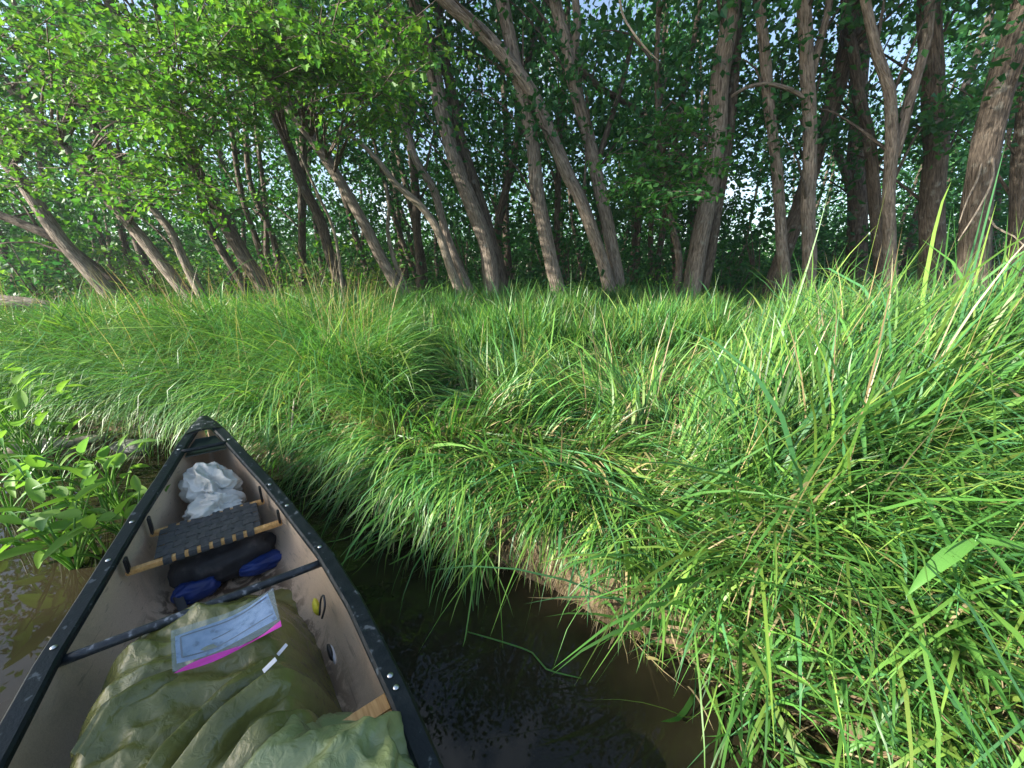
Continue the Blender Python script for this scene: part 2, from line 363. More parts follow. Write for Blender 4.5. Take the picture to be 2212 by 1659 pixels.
def height(x, y, sd=None):
    x = np.asarray(x, float); y = np.asarray(y, float); sh = x.shape
    if sd is None: sd = shore_sd(x, y).reshape(sh)
    gent = smooth01(x, .4, .9) * smooth01(y, 2.6, 1.6)             # gentler slope at the right foreground
    face = -.16 + .48 * smooth01(sd, -.10, .14 + .35 * gent)
    z = face + .12 * smooth01(sd, .1, 1.2) + .10 * smooth01(sd, 1.5, 6) + .25 * smooth01(sd, 7, 25)
    z = z + lump(x, y) * .05 * smooth01(sd, -.05, .3)
    z = np.where(sd < -.1, -.16 - .5 * smooth01(-sd, .1, 2.0), z)
    z = z + 1.4 * smooth01(-sd, 11, 14)                              # the opposite bank, behind the camera
    return z
gx = np.concatenate([np.linspace(-90, -10, 40)[:-1], np.linspace(-10, -4, 80)[:-1], np.linspace(-4, 3, 200)[:-1], np.linspace(3, 8, 50)[:-1], np.linspace(8, 90, 40)])
gy = np.concatenate([np.linspace(-40, -1, 30)[:-1], np.linspace(-1, 4.5, 160)[:-1], np.linspace(4.5, 14, 70)[:-1], np.linspace(14, 120, 40)])
GX, GY = np.meshgrid(gx, gy)
GZ = height(GX, GY)
def ground(x, y):
    x = np.asarray(x, float); y = np.asarray(y, float)
    i = np.clip(np.searchsorted(gx, x) - 1, 0, len(gx) - 2); j = np.clip(np.searchsorted(gy, y) - 1, 0, len(gy) - 2)
    tx = np.clip((x - gx[i]) / (gx[i + 1] - gx[i]), 0, 1); ty = np.clip((y - gy[j]) / (gy[j + 1] - gy[j]), 0, 1)
    return (GZ[j, i] * (1 - tx) + GZ[j, i + 1] * tx) * (1 - ty) + (GZ[j + 1, i] * (1 - tx) + GZ[j + 1, i + 1] * tx) * ty
ny, nx = GX.shape
idx = np.arange(nx * ny).reshape(ny, nx)
q = np.stack([idx[:-1, :-1], idx[:-1, 1:], idx[1:, 1:], idx[1:, :-1]], -1).reshape(-1, 4)
tag(link('ground', np_mesh('ground', np.stack([GX, GY, GZ], -1).reshape(-1, 3), q, None, M['soil'])), kind='structure')
wx = [-90, -40, 90]
def keel(s):
    e = np.minimum(s, CL - s); return -.08 + .42 * np.maximum(0, 1 - e / .42) ** 2.4
def waterline(s):                                                # half breadth of the hull where it meets the water
    zs, zb = float(sheer(s)), float(keel(s)); e = min(s, CL - s); fine = min(1, .35 + e / 1.3)
    if zb >= -.005: return 0.0
    c = (zs / (zs - zb)) ** (1 / (.62 + .5 * (1 - fine))); return float(half_w(s)) * math.sqrt(max(0, 1 - c * c)) ** (.55 + .35 * (1 - fine))
wl = [(s, waterline(s) - .006) for s in np.linspace(.02, CL - .02, 90)]; wl = [(s, w_) for s, w_ in wl if w_ > .012]
loop = [cw(s, w_, 0) for s, w_ in wl] + [cw(s, -w_, 0) for s, w_ in wl[::-1]]
bm = bmesh.new()
def ring(pts):
    vs = [bm.verts.new(p) for p in pts]; return [bm.edges.new((vs[i], vs[(i + 1) % len(vs)])) for i in range(len(vs))]
es = ring([(-90, -40, 0), (90, -40, 0), (90, 60, 0), (-90, 60, 0)]) + ring(loop)
bmesh.ops.triangle_fill(bm, use_beauty=True, use_dissolve=False, edges=es)
bmesh.ops.recalc_face_normals(bm, faces=bm.faces[:])
if sum(f.normal.z for f in bm.faces) < 0: bmesh.ops.reverse_faces(bm, faces=bm.faces[:])
tag(link('water', bm_mesh('water', bm, M['water'])), kind='structure')

# ------------------------------------------------------------------ trees
# lobed maple leaf outline (unit length, stem at origin, tip at +x)
LOBE = np.array([(0, 0), (.10, .22), (-.02, .46), (.26, .34), (.42, .56), (.50, .26), (.72, .24), (1.0, 0), (.72, -.24), (.50, -.26), (.42, -.56), (.26, -.34), (-.02, -.46), (.10, -.22)])
LOBE_T = [(0, i, i + 1) for i in range(1, 13)]
KITE = np.array([(0, 0), (.45, .33), (1, 0), (.45, -.33)])
def scatter_leaves(C, size, cols, lobed=False, droop=0.5, spread=0.9, r=rng):
    """C (n,3) leaf bases -> V, quads/tris, colours"""
    n = len(C)
    az = r.uniform(0, 2 * np.pi, n); el = -np.abs(r.normal(droop, .45, n)); roll = r.normal(0, spread, n)
    sz = size * r.uniform(.65, 1.25, n)
    X = np.stack([np.cos(az) * np.cos(el), np.sin(az) * np.cos(el), np.sin(el)], -1)
    H = np.stack([-np.sin(az), np.cos(az), np.zeros(n)], -1); U = np.cross(X, H)
    Yv = H * np.cos(roll)[:, None] + U * np.sin(roll)[:, None]
    Zv = np.cross(X, Yv)
    sh = LOBE if lobed else KITE
    fold = np.abs(sh[:, 1]) * .35
    V = C[:, None, :] + sz[:, None, None] * (sh[None, :, 0, None] * X[:, None, :] + sh[None, :, 1, None] * Yv[:, None, :] + fold[None, :, None] * Zv[:, None, :])
    k = len(sh); base = (np.arange(n) * k)[:, None, None]
    pick = cols[r.integers(0, len(cols), n)] * r.uniform(.8, 1.2, (n, 1))
    cc = np.repeat(pick, k, 0)
    if lobed: return V.reshape(-1, 3), None, (np.array(LOBE_T)[None] + base).reshape(-1, 3), cc
    return V.reshape(-1, 3), (np.array([(0, 1, 2, 3)])[None] + base).reshape(-1, 4), None, cc
G_SHADE = np.array([(.024, .105, .028), (.032, .125, .032), (.044, .150, .034), (.026, .115, .044)])  # leaf greens with the forest shade put into the colour
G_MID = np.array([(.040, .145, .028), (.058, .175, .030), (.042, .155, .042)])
G_LIT = np.array([(.065, .185, .026), (.090, .225, .030), (.125, .265, .036), (.060, .175, .040), (.15, .28, .040)])  # leaf greens with the sunlight put into the colour

def clump_leaves(centers, n_each, sig, size, cols, lobed=False, droop=.5):
    P = []
    for c in centers:
        sg = sig * random.uniform(.7, 1.3)
        p = rng.normal(0, 1, (n_each, 3)) * np.array([sg, sg, sg * .55]) + c
        P.append(p)
    return scatter_leaves(np.vstack(P), size, cols, lobed, droop)

def spray_leaves(centers, n_each, reach, size, cols, lobed):
    """drooping leafy twigs fanning from each centre: leaves plus the twig tubes"""
    P = []; TW = Joint()
    for c in centers:
        k = 6; a0 = random.uniform(0, 6.28)
        for i in range(k):
            a = a0 + i * 1.05 + random.uniform(-.35, .35); L = reach * random.uniform(.5, 1.25); dz = random.uniform(-.35, .12)
            d = np.array([math.cos(a), math.sin(a), dz]); e = np.array(c) + [0, 0, random.uniform(-.16, .16)]
            V, q_, tt, al = tube(np.array([e, e + d * L * .6, e + d * L + [0, 0, -.10 * L]]), np.array([.006, .004, .002]), 4); TW.add(V, q_, tt, al)
            m = max(3, int(n_each / k)); u = rng.uniform(.1, 1.05, m)[:, None]
            P.append(e + d * L * u + np.array([0, 0, -.10 * L]) * u * u + rng.normal(0, .045, (m, 3)))
    return scatter_leaves(np.vstack(P), size, cols, lobed, .42, .6), TW

def path_at(P, t):
    L = np.concatenate([[0], np.cumsum(np.linalg.norm(np.diff(P, axis=0), axis=1))]); L /= L[-1]
    return np.array([np.interp(t, L, P[:, k]) for k in range(3)])

leaf_me = np_mesh('leaf', np.concatenate([LOBE, np.abs(LOBE[:, 1:2]) * .3], 1), None, LOBE_T, M['maple_leaf'], False)
tree_no = [0]
def tree(label, Y, px, w0, w1, forks=(), mat='bark', top=12.5, lean=0.0, clumps=14, per=98, R=2.1, cols=G_SHADE, extra=None, extra_cols=G_LIT,
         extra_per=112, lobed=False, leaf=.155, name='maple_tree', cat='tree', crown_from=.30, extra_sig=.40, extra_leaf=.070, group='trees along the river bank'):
    tree_no[0] += 1; sd = tree_no[0]
    n = len(px)
    P = [PY(u, v, Y - lean * i / max(1, n - 1)) for i, (u, v) in enumerate(px)]
    k = S22 / FPX * Y / 2 * .81
    R_ = [k * (w0 + (w1 - w0) * i / max(1, n - 1)) for i in range(n)]
    base = P[0].copy(); g = float(ground(base[0], base[1]))
    d0 = P[0] - P[1]; d0 /= np.linalg.norm(d0)
    t = (P[0][2] - (g - .25)) / max(.3, -d0[2]); t = max(.1, t)
    root = P[0] + d0 * t; root[2] = g - .25
    P = [root] + P; R_ = [R_[0] * 1.45] + [R_[0] * 1.1] + R_[1:]
    if top > 0:                                                    # carry on above the frame
        d = P[-1] - P[-2]; d /= np.linalg.norm(d)
        p = P[-1].copy(); r = R_[-1]
        steps = max(1, int((top - p[2]) / 1.1)) if top > p[2] else 0
        for i in range(steps):
            d = d + np.array([random.uniform(-.10, .10), random.uniform(-.10, .10), .10]); d /= np.linalg.norm(d)
            p = p + d * 1.15; r = r * .86
            P.append(p); R_.append(max(r, .02))
    P = np.array(P); R_ = np.array(R_)
    o = empty(name, (root[0], root[1], g)); off = np.array([root[0], root[1], g])
    tag(o, label, cat, group)
    PP, RR = resample(P - off, R_, .22)
    jit = np.array([[mnoise.noise(Vector((sd * 7.3 + a, z[2] * .9, a * 3.1))) for a in range(3)] for z in PP]) * (.035 * smooth01(PP[:, 2], .3, 2))[:, None]
    PP = PP + jit
    big = w0 * S22 > 9
    link('trunk', tube_mesh('trunk', PP, RR, M[mat], 14 if big else 9, .10 if big else .07, sd), None, o)
    for f in forks:                                                # forks and boughs seen in the photograph
        fp = [PY(u, v, Y - lean * .5 + f.get('dy', 0) * i / max(1, len(f['p']) - 1)) - off for i, (u, v) in enumerate(f['p'])]
        fr = np.linspace(f['w'][0], f['w'][1], len(fp)) * k
        if f.get('up'):
            d = fp[-1] - fp[-2]; d /= np.linalg.norm(d); q_ = fp[-1]; r_ = fr[-1]
            for i in range(5):
                d = d + np.array([random.uniform(-.12, .12), random.uniform(-.12, .12), .12]); d /= np.linalg.norm(d)
                q_ = q_ + d * .9; r_ *= .8; fp.append(q_); fr = np.append(fr, max(r_, .01))
        a, b = resample(np.array(fp), fr, .2)
        link('limb', tube_mesh('limb', a, b, M[f.get('mat', mat)], 9, .08, sd + 50), None, o)
    cents = []
    if clumps:
        clumps = int(clumps * 1.75)
        for i in range(clumps):
            t = crown_from + (1 - crown_from) * ((i + random.random()) / clumps)
            c = path_at(PP, t); ang = random.uniform(0, 6.28); rr = R * random.uniform(.3, 1.0)
            c = c + np.array([math.cos(ang) * rr, math.sin(ang) * rr * .8 + (.9 if t < .55 else random.uniform(-1.6, .9)), random.uniform(-.5, .9)])
            cents.append((c, t))
        J = Joint()
        for c, t in cents[::2]:
            a = path_at(PP, max(.2, t - .10)); mid = (a + c) / 2 + np.array([0, 0, .25])
            pp, rr = resample(np.array([a, mid, c]), np.array([.035, .02, .008]), .5)
            V, q, tt, al = tube(pp, rr, 5); J.add(V, q, tt, al)
        b_ = link('branches', J.mesh('branches', M['bark_shaded']), None, o); b_['kind'] = 'stuff'
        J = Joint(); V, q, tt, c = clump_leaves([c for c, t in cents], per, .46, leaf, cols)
        J.add(V, q, tt, None, c)
        f_ = link('foliage', J.mesh('foliage', M['leaf'], False), None, o); f_['kind'] = 'stuff'
    if extra:
        ec = np.array([PY(u, v, y) - off for (u, v, y) in extra])
        J = Joint()
        for c in ec:
            L = PP - c; dd = np.linalg.norm(L, axis=1) + np.abs(PP[:, 2] - (c[2] + .3)) * .6
            a = PP[int(np.argmin(dd))]; mid = (a + c) / 2 + np.array([random.uniform(-.15, .15), random.uniform(-.15, .15), .22])
            pp, rr = resample(np.array([a, mid, c, c + (c - mid) * .3]), np.array([.03, .014, .007, .003]), .25)
            V, q, tt, al = tube(pp, rr, 5); J.add(V, q, tt, al)
        if lobed:                                                  # the leaves that can be picked out one by one
            near = sorted(ec.tolist(), key=lambda c: (off[1] + c[1]))[:24]
            for c in near:
                for _ in range(5):
                    l_ = link('leaf', leaf_me, None, o); l_.location = [c[0] + random.gauss(0, .3), c[1] - abs(random.gauss(.15, .2)), c[2] + random.gauss(0, .2)]
                    l_.rotation_euler = (random.gauss(0, .7), random.gauss(.5, .4), random.uniform(0, 6.28)); z_ = random.uniform(.065, .10); l_.scale = (z_, z_, z_)
        (V, q, tt, c), TW = spray_leaves(ec, extra_per, .75 if lobed else .5, extra_leaf, extra_cols, lobed)
        J.add(np.vstack(TW.V), np.vstack(TW.Q), np.vstack(TW.T), np.vstack(TW.A))
        b_ = link('boughs', J.mesh('boughs', M['bark_shaded']), None, o); b_['kind'] = 'stuff'
        J = Joint(); J.add(V, q, tt, None, c)
        f_ = link('leafy_boughs', J.mesh('leafy_boughs', M['leaf'], False), None, o); f_['kind'] = 'stuff'
    return o, PP + off

def px_clumps(n, poly, y0, y1):
    """n clump places spread over a patch of the bank's edge seen in the photograph, each at its own distance"""
    poly = np.array(poly, float); lo, hi = poly.min(0), poly.max(0); out = []
    while len(out) < n:
        u, v = random.uniform(lo[0], hi[0]), random.uniform(lo[1], hi[1]); ins = False
        for i in range(len(poly)):
            a, b = poly[i], poly[(i + 1) % len(poly)]
            if (a[1] > v) != (b[1] > v) and u < (b[0] - a[0]) * (v - a[1]) / (b[1] - a[1]) + a[0]: ins = not ins
        if ins: out.append((u, v, random.uniform(y0, y1)))
    return out

LB = dict(lobed=True, cols=G_MID, crown_from=.5)
t1, _ = tree('leftmost pale trunk leaning hard left over the fallen log, sunlit', 9.0, [(235, 632), (170, 560), (105, 480), (50, 395), (0, 335), (-60, 270)], 32, 24, clumps=12, top=9, mat='bark',
     extra=px_clumps(15, [(-30, 60), (180, 20), (250, 260), (210, 420), (40, 460), (-30, 420)], 6.0, 8.5), **LB)
tree('dark twin stem sweeping low to the left beneath the leftmost pale trunk', 9.3, [(272, 632), (200, 575), (130, 522), (60, 490), (-10, 462), (-90, 430)], 26, 17, clumps=8, top=8, mat='bark_shaded', cols=G_MID)
tree('rough grey-brown leaning trunk behind the left grass, its top lost in bright leaves', 9.0, [(402, 634), (350, 570), (302, 510), (255, 455), (200, 390), (130, 310)], 30, 20, clumps=8, top=9, mat='bark',
     extra=px_clumps(23, [(60, 0), (330, 0), (400, 150), (470, 300), (440, 410), (330, 430), (220, 400), (180, 260)], 5.2, 7.0), **LB)
tree('short knobbly pale trunk beside the rough grey-brown one, leaning left', 8.8, [(437, 640), (395, 560), (360, 490), (330, 452), (290, 390)], 22, 14, clumps=6, top=7, mat='bark', cols=G_MID)
tree('stout dark trunk curving left out of the tall sedge at left', 9.6, [(572, 618), (530, 560), (490, 490), (455, 425), (430, 380), (390, 300), (330, 200)], 34, 24, clumps=12, mat='bark_shaded', top=11,
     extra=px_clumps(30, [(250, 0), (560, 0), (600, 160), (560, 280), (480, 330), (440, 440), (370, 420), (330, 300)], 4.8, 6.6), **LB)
tree('slim dark trunk just left of the stout dark curving one', 10.4, [(527, 618), (490, 560), (455, 500), (440, 455), (425, 380), (400, 280)], 20, 14, clumps=9, mat='bark_shaded', top=11, cols=G_MID)
tree('thin dark trunk right of the stout curving one, bending left', 13, [(582, 620), (548, 500), (528, 440), (512, 370), (500, 280)], 14, 11, clumps=10, mat='bark_shaded', cols=G_MID)
tree('thin grey trunk with a sharp bend, second right of the stout curving one', 13.5, [(608, 620), (592, 520), (560, 450), (540, 390), (530, 280)], 15, 11, clumps=10, mat='bark_shaded', cols=G_MID)
tree('straight upright dark trunk standing alone between leaning ones at left', 13, [(655, 625), (652, 500), (650, 430), (655, 330), (650, 200)], 18, 15, clumps=10, mat='bark_shaded', cols=G_MID)
tree('long slender trunk leaning left, behind the trunk with the level bough', 10.6, [(748, 640), (715, 560), (690, 470), (650, 390), (620, 310), (582, 225), (550, 150), (520, 60)], 26, 18, clumps=12, mat='bark_shaded', top=12,
     extra=px_clumps(18, [(480, 0), (640, 0), (620, 140), (540, 200)], 5.2, 7.0), **LB)
tree('long leaning trunk with a level bough reaching right under the bright leaves', 9.8, [(872, 642), (830, 570), (790, 490), (740, 400), (690, 320), (640, 255), (600, 195), (575, 140), (540, 50)], 28, 20,
     forks=[dict(p=[(590, 178), (630, 172), (680, 165), (720, 170), (765, 158)], w=(20, 13), mat='bark_shaded', dy=-.6)], clumps=12, top=12,
     extra=px_clumps(32, [(560, 0), (890, 0), (910, 120), (850, 260), (830, 330), (740, 310), (700, 150), (560, 90)], 5.0, 7.2), **LB)
tree('very thin pale sapling crossing the two long leaning trunks', 9.2, [(742, 635), (720, 500), (690, 430), (655, 350), (640, 300)], 8, 5, clumps=0, top=0, mat='bark_pale')
tree('thin pale broken snag beside the base of the level-bough trunk', 10.0, [(888, 645), (850, 560), (836, 500), (841, 450), (833, 395)], 12, 7, clumps=0, top=0, mat='bark_pale')
tree('upright brown trunk in shade right of the thin pale snag', 12.5, [(912, 645), (906, 560), (900, 470), (895, 380), (880, 260), (870, 120), (860, 0)], 22, 16, clumps=14, mat='bark_shaded')
tree('pale bare stem bowing far left to a broken tip, in the sun', 9.6, [(1000, 647), (970, 570), (948, 500), (905, 440), (855, 398), (820, 352), (782, 312), (735, 278)], 25, 7, clumps=0, top=0, mat='bark_pale')
tree('pale trunk rising from the same foot as the bowing bare stem', 9.9, [(1022, 645), (985, 560), (960, 490), (935, 410), (900, 350), (872, 265), (850, 200), (822, 100), (800, 0)], 22, 13, clumps=12)
tree('thickest sunlit trunk at centre left, bark flaking near its foot', 10.0, [(1068, 648), (1055, 560), (1030, 470), (990, 370), (962, 270), (930, 120), (895, 0)], 40, 31, clumps=16, R=2.2)
tree('shaded trunk pressed against the right side of the thickest sunlit trunk', 10.3, [(1088, 645), (1062, 530), (1032, 430), (1000, 320), (982, 240), (960, 120)], 34, 22, clumps=12, mat='bark_shaded')
tree('dark crooked trunk leaning right, behind the thickest sunlit trunk', 11.6, [(1088, 610), (1074, 520), (1086, 440), (1106, 360), (1120, 290), (1126, 210), (1150, 100)], 22, 14, clumps=12, mat='bark_shaded')
tree('smooth grey trunk curving gently left, crossed high up by a leaning trunk', 9.4, [(1215, 660), (1190, 560), (1166, 440), (1151, 320), (1135, 230), (1110, 120), (1085, 0)], 36, 27, clumps=14)
tree('long straight trunk leaning left across the smooth grey one', 9.2, [(1322, 652), (1300, 560), (1260, 445), (1225, 372), (1190, 290), (1150, 200), (1080, 110), (1020, 50), (960, -5)], 31, 27, clumps=14)
tree('trunk forking high into two, right neighbour of the long straight leaning one', 9.5, [(1342, 655), (1332, 590), (1312, 490), (1290, 380), (1270, 290), (1235, 175), (1222, 100), (1198, 0)], 33, 26,
     forks=[dict(p=[(1250, 215), (1240, 130), (1247, 60), (1243, 0)], w=(20, 16), up=1), dict(p=[(1290, 350), (1310, 290), (1330, 225), (1352, 150), (1370, 60)], w=(15, 9), mat='bark_shaded', dy=.6),
            dict(p=[(1245, 140), (1290, 185), (1340, 215), (1390, 245)], w=(18, 10), mat='bark_shaded', dy=.8)], clumps=16)
tree('thin upright stem seen between the smooth grey and the forking trunk', 12.5, [(1200, 600), (1205, 450), (1206, 350), (1212, 260), (1220, 160), (1226, 0)], 16, 13, clumps=10, mat='bark_shaded')
tree('broad double trunk right of centre rising to the right, pale at its foot', 9.2, [(1492, 642), (1510, 530), (1530, 430), (1545, 330), (1553, 200), (1570, 80), (1580, 0)], 42, 36,
     forks=[dict(p=[(1520, 625), (1533, 560), (1548, 460), (1566, 350), (1580, 230), (1590, 100), (1592, 0)], w=(26, 22), dy=.25, mat='bark_shaded')], clumps=16, R=2.2)
tree('slender mottled trunk left of the broad double trunk, hung with ash-like leaves', 9.0, [(1458, 640), (1466, 560), (1451, 480), (1440, 420), (1430, 340)], 19, 13, clumps=8, top=8, mat='bark_shaded',
     extra=px_clumps(22, [(1290, 340), (1400, 240), (1520, 250), (1560, 330), (1540, 440), (1480, 480), (1360, 470), (1340, 420)], 6.6, 8.0), extra_cols=G_MID, extra_per=80, extra_leaf=.11)
tree('dark trunk leaning right behind the two slim trunks on the right', 9.8, [(1655, 652), (1690, 560), (1722, 460), (1760, 350), (1800, 220), (1830, 100), (1852, 0)], 38, 32, clumps=14, mat='bark_shaded')
tree('slim straight trunk just left of the spotted pale one on the right', 8.9, [(1702, 645), (1690, 530), (1680, 380), (1665, 250), (1652, 130), (1640, 0)], 26, 20, clumps=10)
tree('spotted pale trunk on the right with a thin bough arching left', 8.7, [(1745, 645), (1748, 560), (1745, 440), (1750, 300), (1746, 150), (1738, 0)], 31, 27,
     forks=[dict(p=[(1746, 222), (1720, 200), (1690, 188), (1650, 181), (1610, 190), (1580, 208)], w=(11, 6)), dict(p=[(1752, 170), (1768, 100), (1782, 50), (1792, 0)], w=(16, 13), up=1)], clumps=12)
tree('wavy grey trunk between the spotted pale trunk and the lichen-blotched one', 9.4, [(1905, 610), (1891, 440), (1879, 310), (1857, 215), (1844, 130), (1831, 40)], 26, 20, clumps=12, mat='bark_shaded')
tree('black shaded trunk with a low left fork, deep at right', 12.5, [(1850, 600), (1852, 473), (1850, 380), (1852, 250), (1860, 120)], 42, 30, forks=[dict(p=[(1845, 430), (1825, 370), (1808, 325), (1800, 280)], w=(20, 12), up=1, mat='bark_shaded')], clumps=14, mat='bark_shaded')
tree('lichen-blotched grey trunk splitting into two leading stems on the right', 8.0, [(1926, 636), (1921, 516), (1921, 387), (1923, 258), (1919, 193), (1895, 129), (1880, 50)], 27, 18,
     forks=[dict(p=[(1930, 340), (1945, 290), (1968, 206), (1985, 150), (2003, 80), (2010, 0)], w=(24, 17), up=1, dy=.3)], clumps=12)
tree('wide shaggy dark trunk second from the right edge', 9.0, [(2012, 600), (2016, 430), (2020, 300), (2016, 193), (2011, 86), (2005, 0)], 46, 38, clumps=14, mat='bark_shaded')
tree('big rough-barked trunk near the right edge leaning out of frame, peeling high up', 7.2, [(2098, 640), (2108, 473), (2120, 365), (2142, 258), (2172, 150), (2198, 64), (2225, -20)], 56, 46,
     forks=[dict(p=[(2130, 320), (2110, 390), (2090, 430), (2072, 482)], w=(5, 2), mat='bark_pale', dy=-.7), dict(p=[(2140, 300), (2145, 380), (2120, 440), (2070, 520)], w=(6, 2), mat='bark_pale', dy=-1.0),
            dict(p=[(2120, 440), (2150, 490), (2190, 510), (2225, 545)], w=(5, 2), mat='bark_pale', dy=-.9)], clumps=14, mat='bark_shaded', R=2.2)
tree('dark trunk on the extreme right edge half outside the photo', 8.6, [(2196, 640), (2198, 520), (2205, 400), (2215, 250), (2225, 100)], 36, 28, clumps=12, mat='bark_shaded')

# trunks and crowns deeper in the wood: a few kinds, copied
def proto_tree(h, r, seed, bend):
    P = [np.array([0, 0, -.3])]; d = np.array([bend, 0, 1.0])
    for i in range(9):
        d = d + np.array([random.uniform(-.13, .13), random.uniform(-.1, .1), .12]); d /= np.linalg.norm(d); P.append(P[-1] + d * h / 9)
    R_ = np.linspace(r * 1.25, r * .3, 10)
    PP, RR = resample(np.array(P), R_, .5)
    tm = tube_mesh('trunk', PP, RR, M['bark_shaded'], 7, .06, seed)
    cents = []
    for i in range(17):
        t = .25 + .75 * i / 16; a = random.uniform(0, 6.28); rr = random.uniform(.3, 2.2)
        cents.append(path_at(PP, t) + np.array([math.cos(a) * rr, math.sin(a) * rr, random.uniform(-.4, .8)]))
    V, q_, tt, c = clump_leaves(cents, 80, .55, .21, G_SHADE); J = Joint(); J.add(V, q_, tt, None, c)
    return tm, J.mesh('foliage', M['leaf'], False)
protos = [proto_tree(random.uniform(9, 14), random.uniform(.06, .13), 100 + i, random.uniform(-.35, .2)) for i in range(7)]
for i in range(96):
    Y = random.uniform(13.5, 30); X = random.uniform(-1.45, 1.40) * Y
    if .5 < X / Y < 1.05 and random.random() < .3: continue
    tm, fm = protos[i % 7]
    o = empty('forest_tree', (X, Y, float(ground(X, Y))), random.uniform(0, 6.28)); s = random.uniform(.85, 1.2); o.scale = (s, s, s)
    tag(o, 'slim dark trunk standing deep in the shaded wood behind the bank', 'tree', 'slim trunks deep in the wood')
    link('trunk', tm, None, o); f = link('foliage', fm, None, o); f['kind'] = 'stuff'

# added, unseen trees: crowns shaped to shade the canoe and the right wood
def shade_tree(label, targets, t0, t1, base, size, per, sig):
    o = empty('maple_tree', (base[0], base[1], float(ground(*base)))); tag(o, label, 'tree', 'unseen trees added for shade')
    b0 = np.array([base[0], base[1], float(ground(*base))])
    c = np.array([np.array(t) + np.array(SUN) * random.uniform(t0, t1) for t in targets]) - b0
    topc = c.mean(0); PP, RR = resample(np.array([[0, 0, -.3], [topc[0] * .2, topc[1] * .2, topc[2] * .4], topc]), np.array([.28, .2, .06]), .5)
    link('trunk', tube_mesh('trunk', PP, RR, M['bark'], 10, .08, 33), None, o)
    J = Joint()
    for k_ in c[::3]:
        a = path_at(PP, random.uniform(.45, .9)); pp, rr = resample(np.array([a, (a + k_) / 2 + [0, 0, .3], k_]), np.array([.05, .03, .01]), .6); V, q_, tt, al = tube(pp, rr, 5); J.add(V, q_, tt, al)
    f = link('branches', J.mesh('branches', M['bark_shaded']), None, o); f['kind'] = 'stuff'
    V, q_, tt, cc = clump_leaves(list(c), per, sig, size, G_MID); J = Joint(); J.add(V, q_, tt, None, cc)
    f = link('foliage', J.mesh('foliage', M['leaf'], False), None, o); f['kind'] = 'stuff'
tg = []
for i in range(27):
    s = random.uniform(.55, 3.2); l = random.uniform(-.22, .46); p = BOW + AX * s + NR * l; tg.append((p[0], p[1], .25))
shade_tree('added unseen tree, crown shaped to shade the canoe', tg, 13.5, 15.0, (-15.5, -6.5), .20, 75, .20)
for bx_, x0, x1 in [((-27, 13), 2.2, 4.6), ((-25, 11.5), 4.6, 7.2), ((-22, 11), 7.2, 10.5)]:
    tg = [(random.uniform(x0, x1), random.uniform(7.6, 12), random.uniform(1.2, 8.5)) for _ in range(46)]
    shade_tree('added unseen tall tree, crown shaped to shade the right of the wood', tg, 31, 34, bx_, .34, 75, .75)

# thin river mist: the air of the place
hz, nt, out = mat_new('haze'); pv = nd(nt, 'ShaderNodeVolumePrincipled'); pv.inputs['Color'].default_value = (.86, .93, 1, 1); pv.inputs['Density'].default_value = .0009; pv.inputs['Anisotropy'].default_value = .35
nt.links.new(pv.outputs[0], out.inputs['Volume'])
hb = np_mesh('haze', [(x_, y_, z_) for z_ in (-4, 40) for y_ in (-50, 130) for x_ in (-100, 100)], [(0, 2, 3, 1), (4, 5, 7, 6), (0, 1, 5, 4), (2, 6, 7, 3), (0, 4, 6, 2), (1, 3, 7, 5)], None, hz, False)
tag(link('haze', hb), 'thin pale haze in the air between the trees', 'haze', None, 'stuff')
# understory shrubs
def shrub_mesh(n, sx, sz, size, cols):
    cents = [np.array([random.gauss(0, sx), random.gauss(0, sx), abs(random.gauss(.3, .5)) * sz]) for _ in range(9)]
    V, q_, tt, c = clump_leaves(cents, n // 9, .28, size, cols, False, .3); J = Joint(); J.add(V, q_, tt, None, c); return J.mesh('leaves', M['leaf'], False)
def stem_mesh(h):
    J = Joint()
    for i in range(5):
        a = random.uniform(0, 6.28); e = np.array([math.cos(a) * .4, math.sin(a) * .4, h * random.uniform(.7, 1)])
        V, q_, tt, al = tube(np.array([[0, 0, -.05], e * .5 + [0, 0, .1], e]), np.array([.014, .01, .004]), 5); J.add(V, q_, tt, al)
    return J.mesh('stems', M['bark_shaded'])
sh_d = [(shrub_mesh(430, .55, 1.5, .12, G_SHADE), stem_mesh(1.4)) for _ in range(4)]
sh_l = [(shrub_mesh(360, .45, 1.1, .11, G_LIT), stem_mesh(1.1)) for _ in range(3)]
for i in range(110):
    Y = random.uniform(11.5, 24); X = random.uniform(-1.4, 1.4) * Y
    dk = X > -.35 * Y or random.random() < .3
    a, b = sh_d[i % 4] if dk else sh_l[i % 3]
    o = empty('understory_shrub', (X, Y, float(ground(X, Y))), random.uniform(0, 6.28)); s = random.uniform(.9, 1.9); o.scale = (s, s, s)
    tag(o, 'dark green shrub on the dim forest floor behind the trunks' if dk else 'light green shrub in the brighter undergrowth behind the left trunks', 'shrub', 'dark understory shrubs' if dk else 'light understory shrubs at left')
    f = link('leaves', a, None, o); f['kind'] = 'stuff'; f = link('stems', b, None, o); f['kind'] = 'stuff'
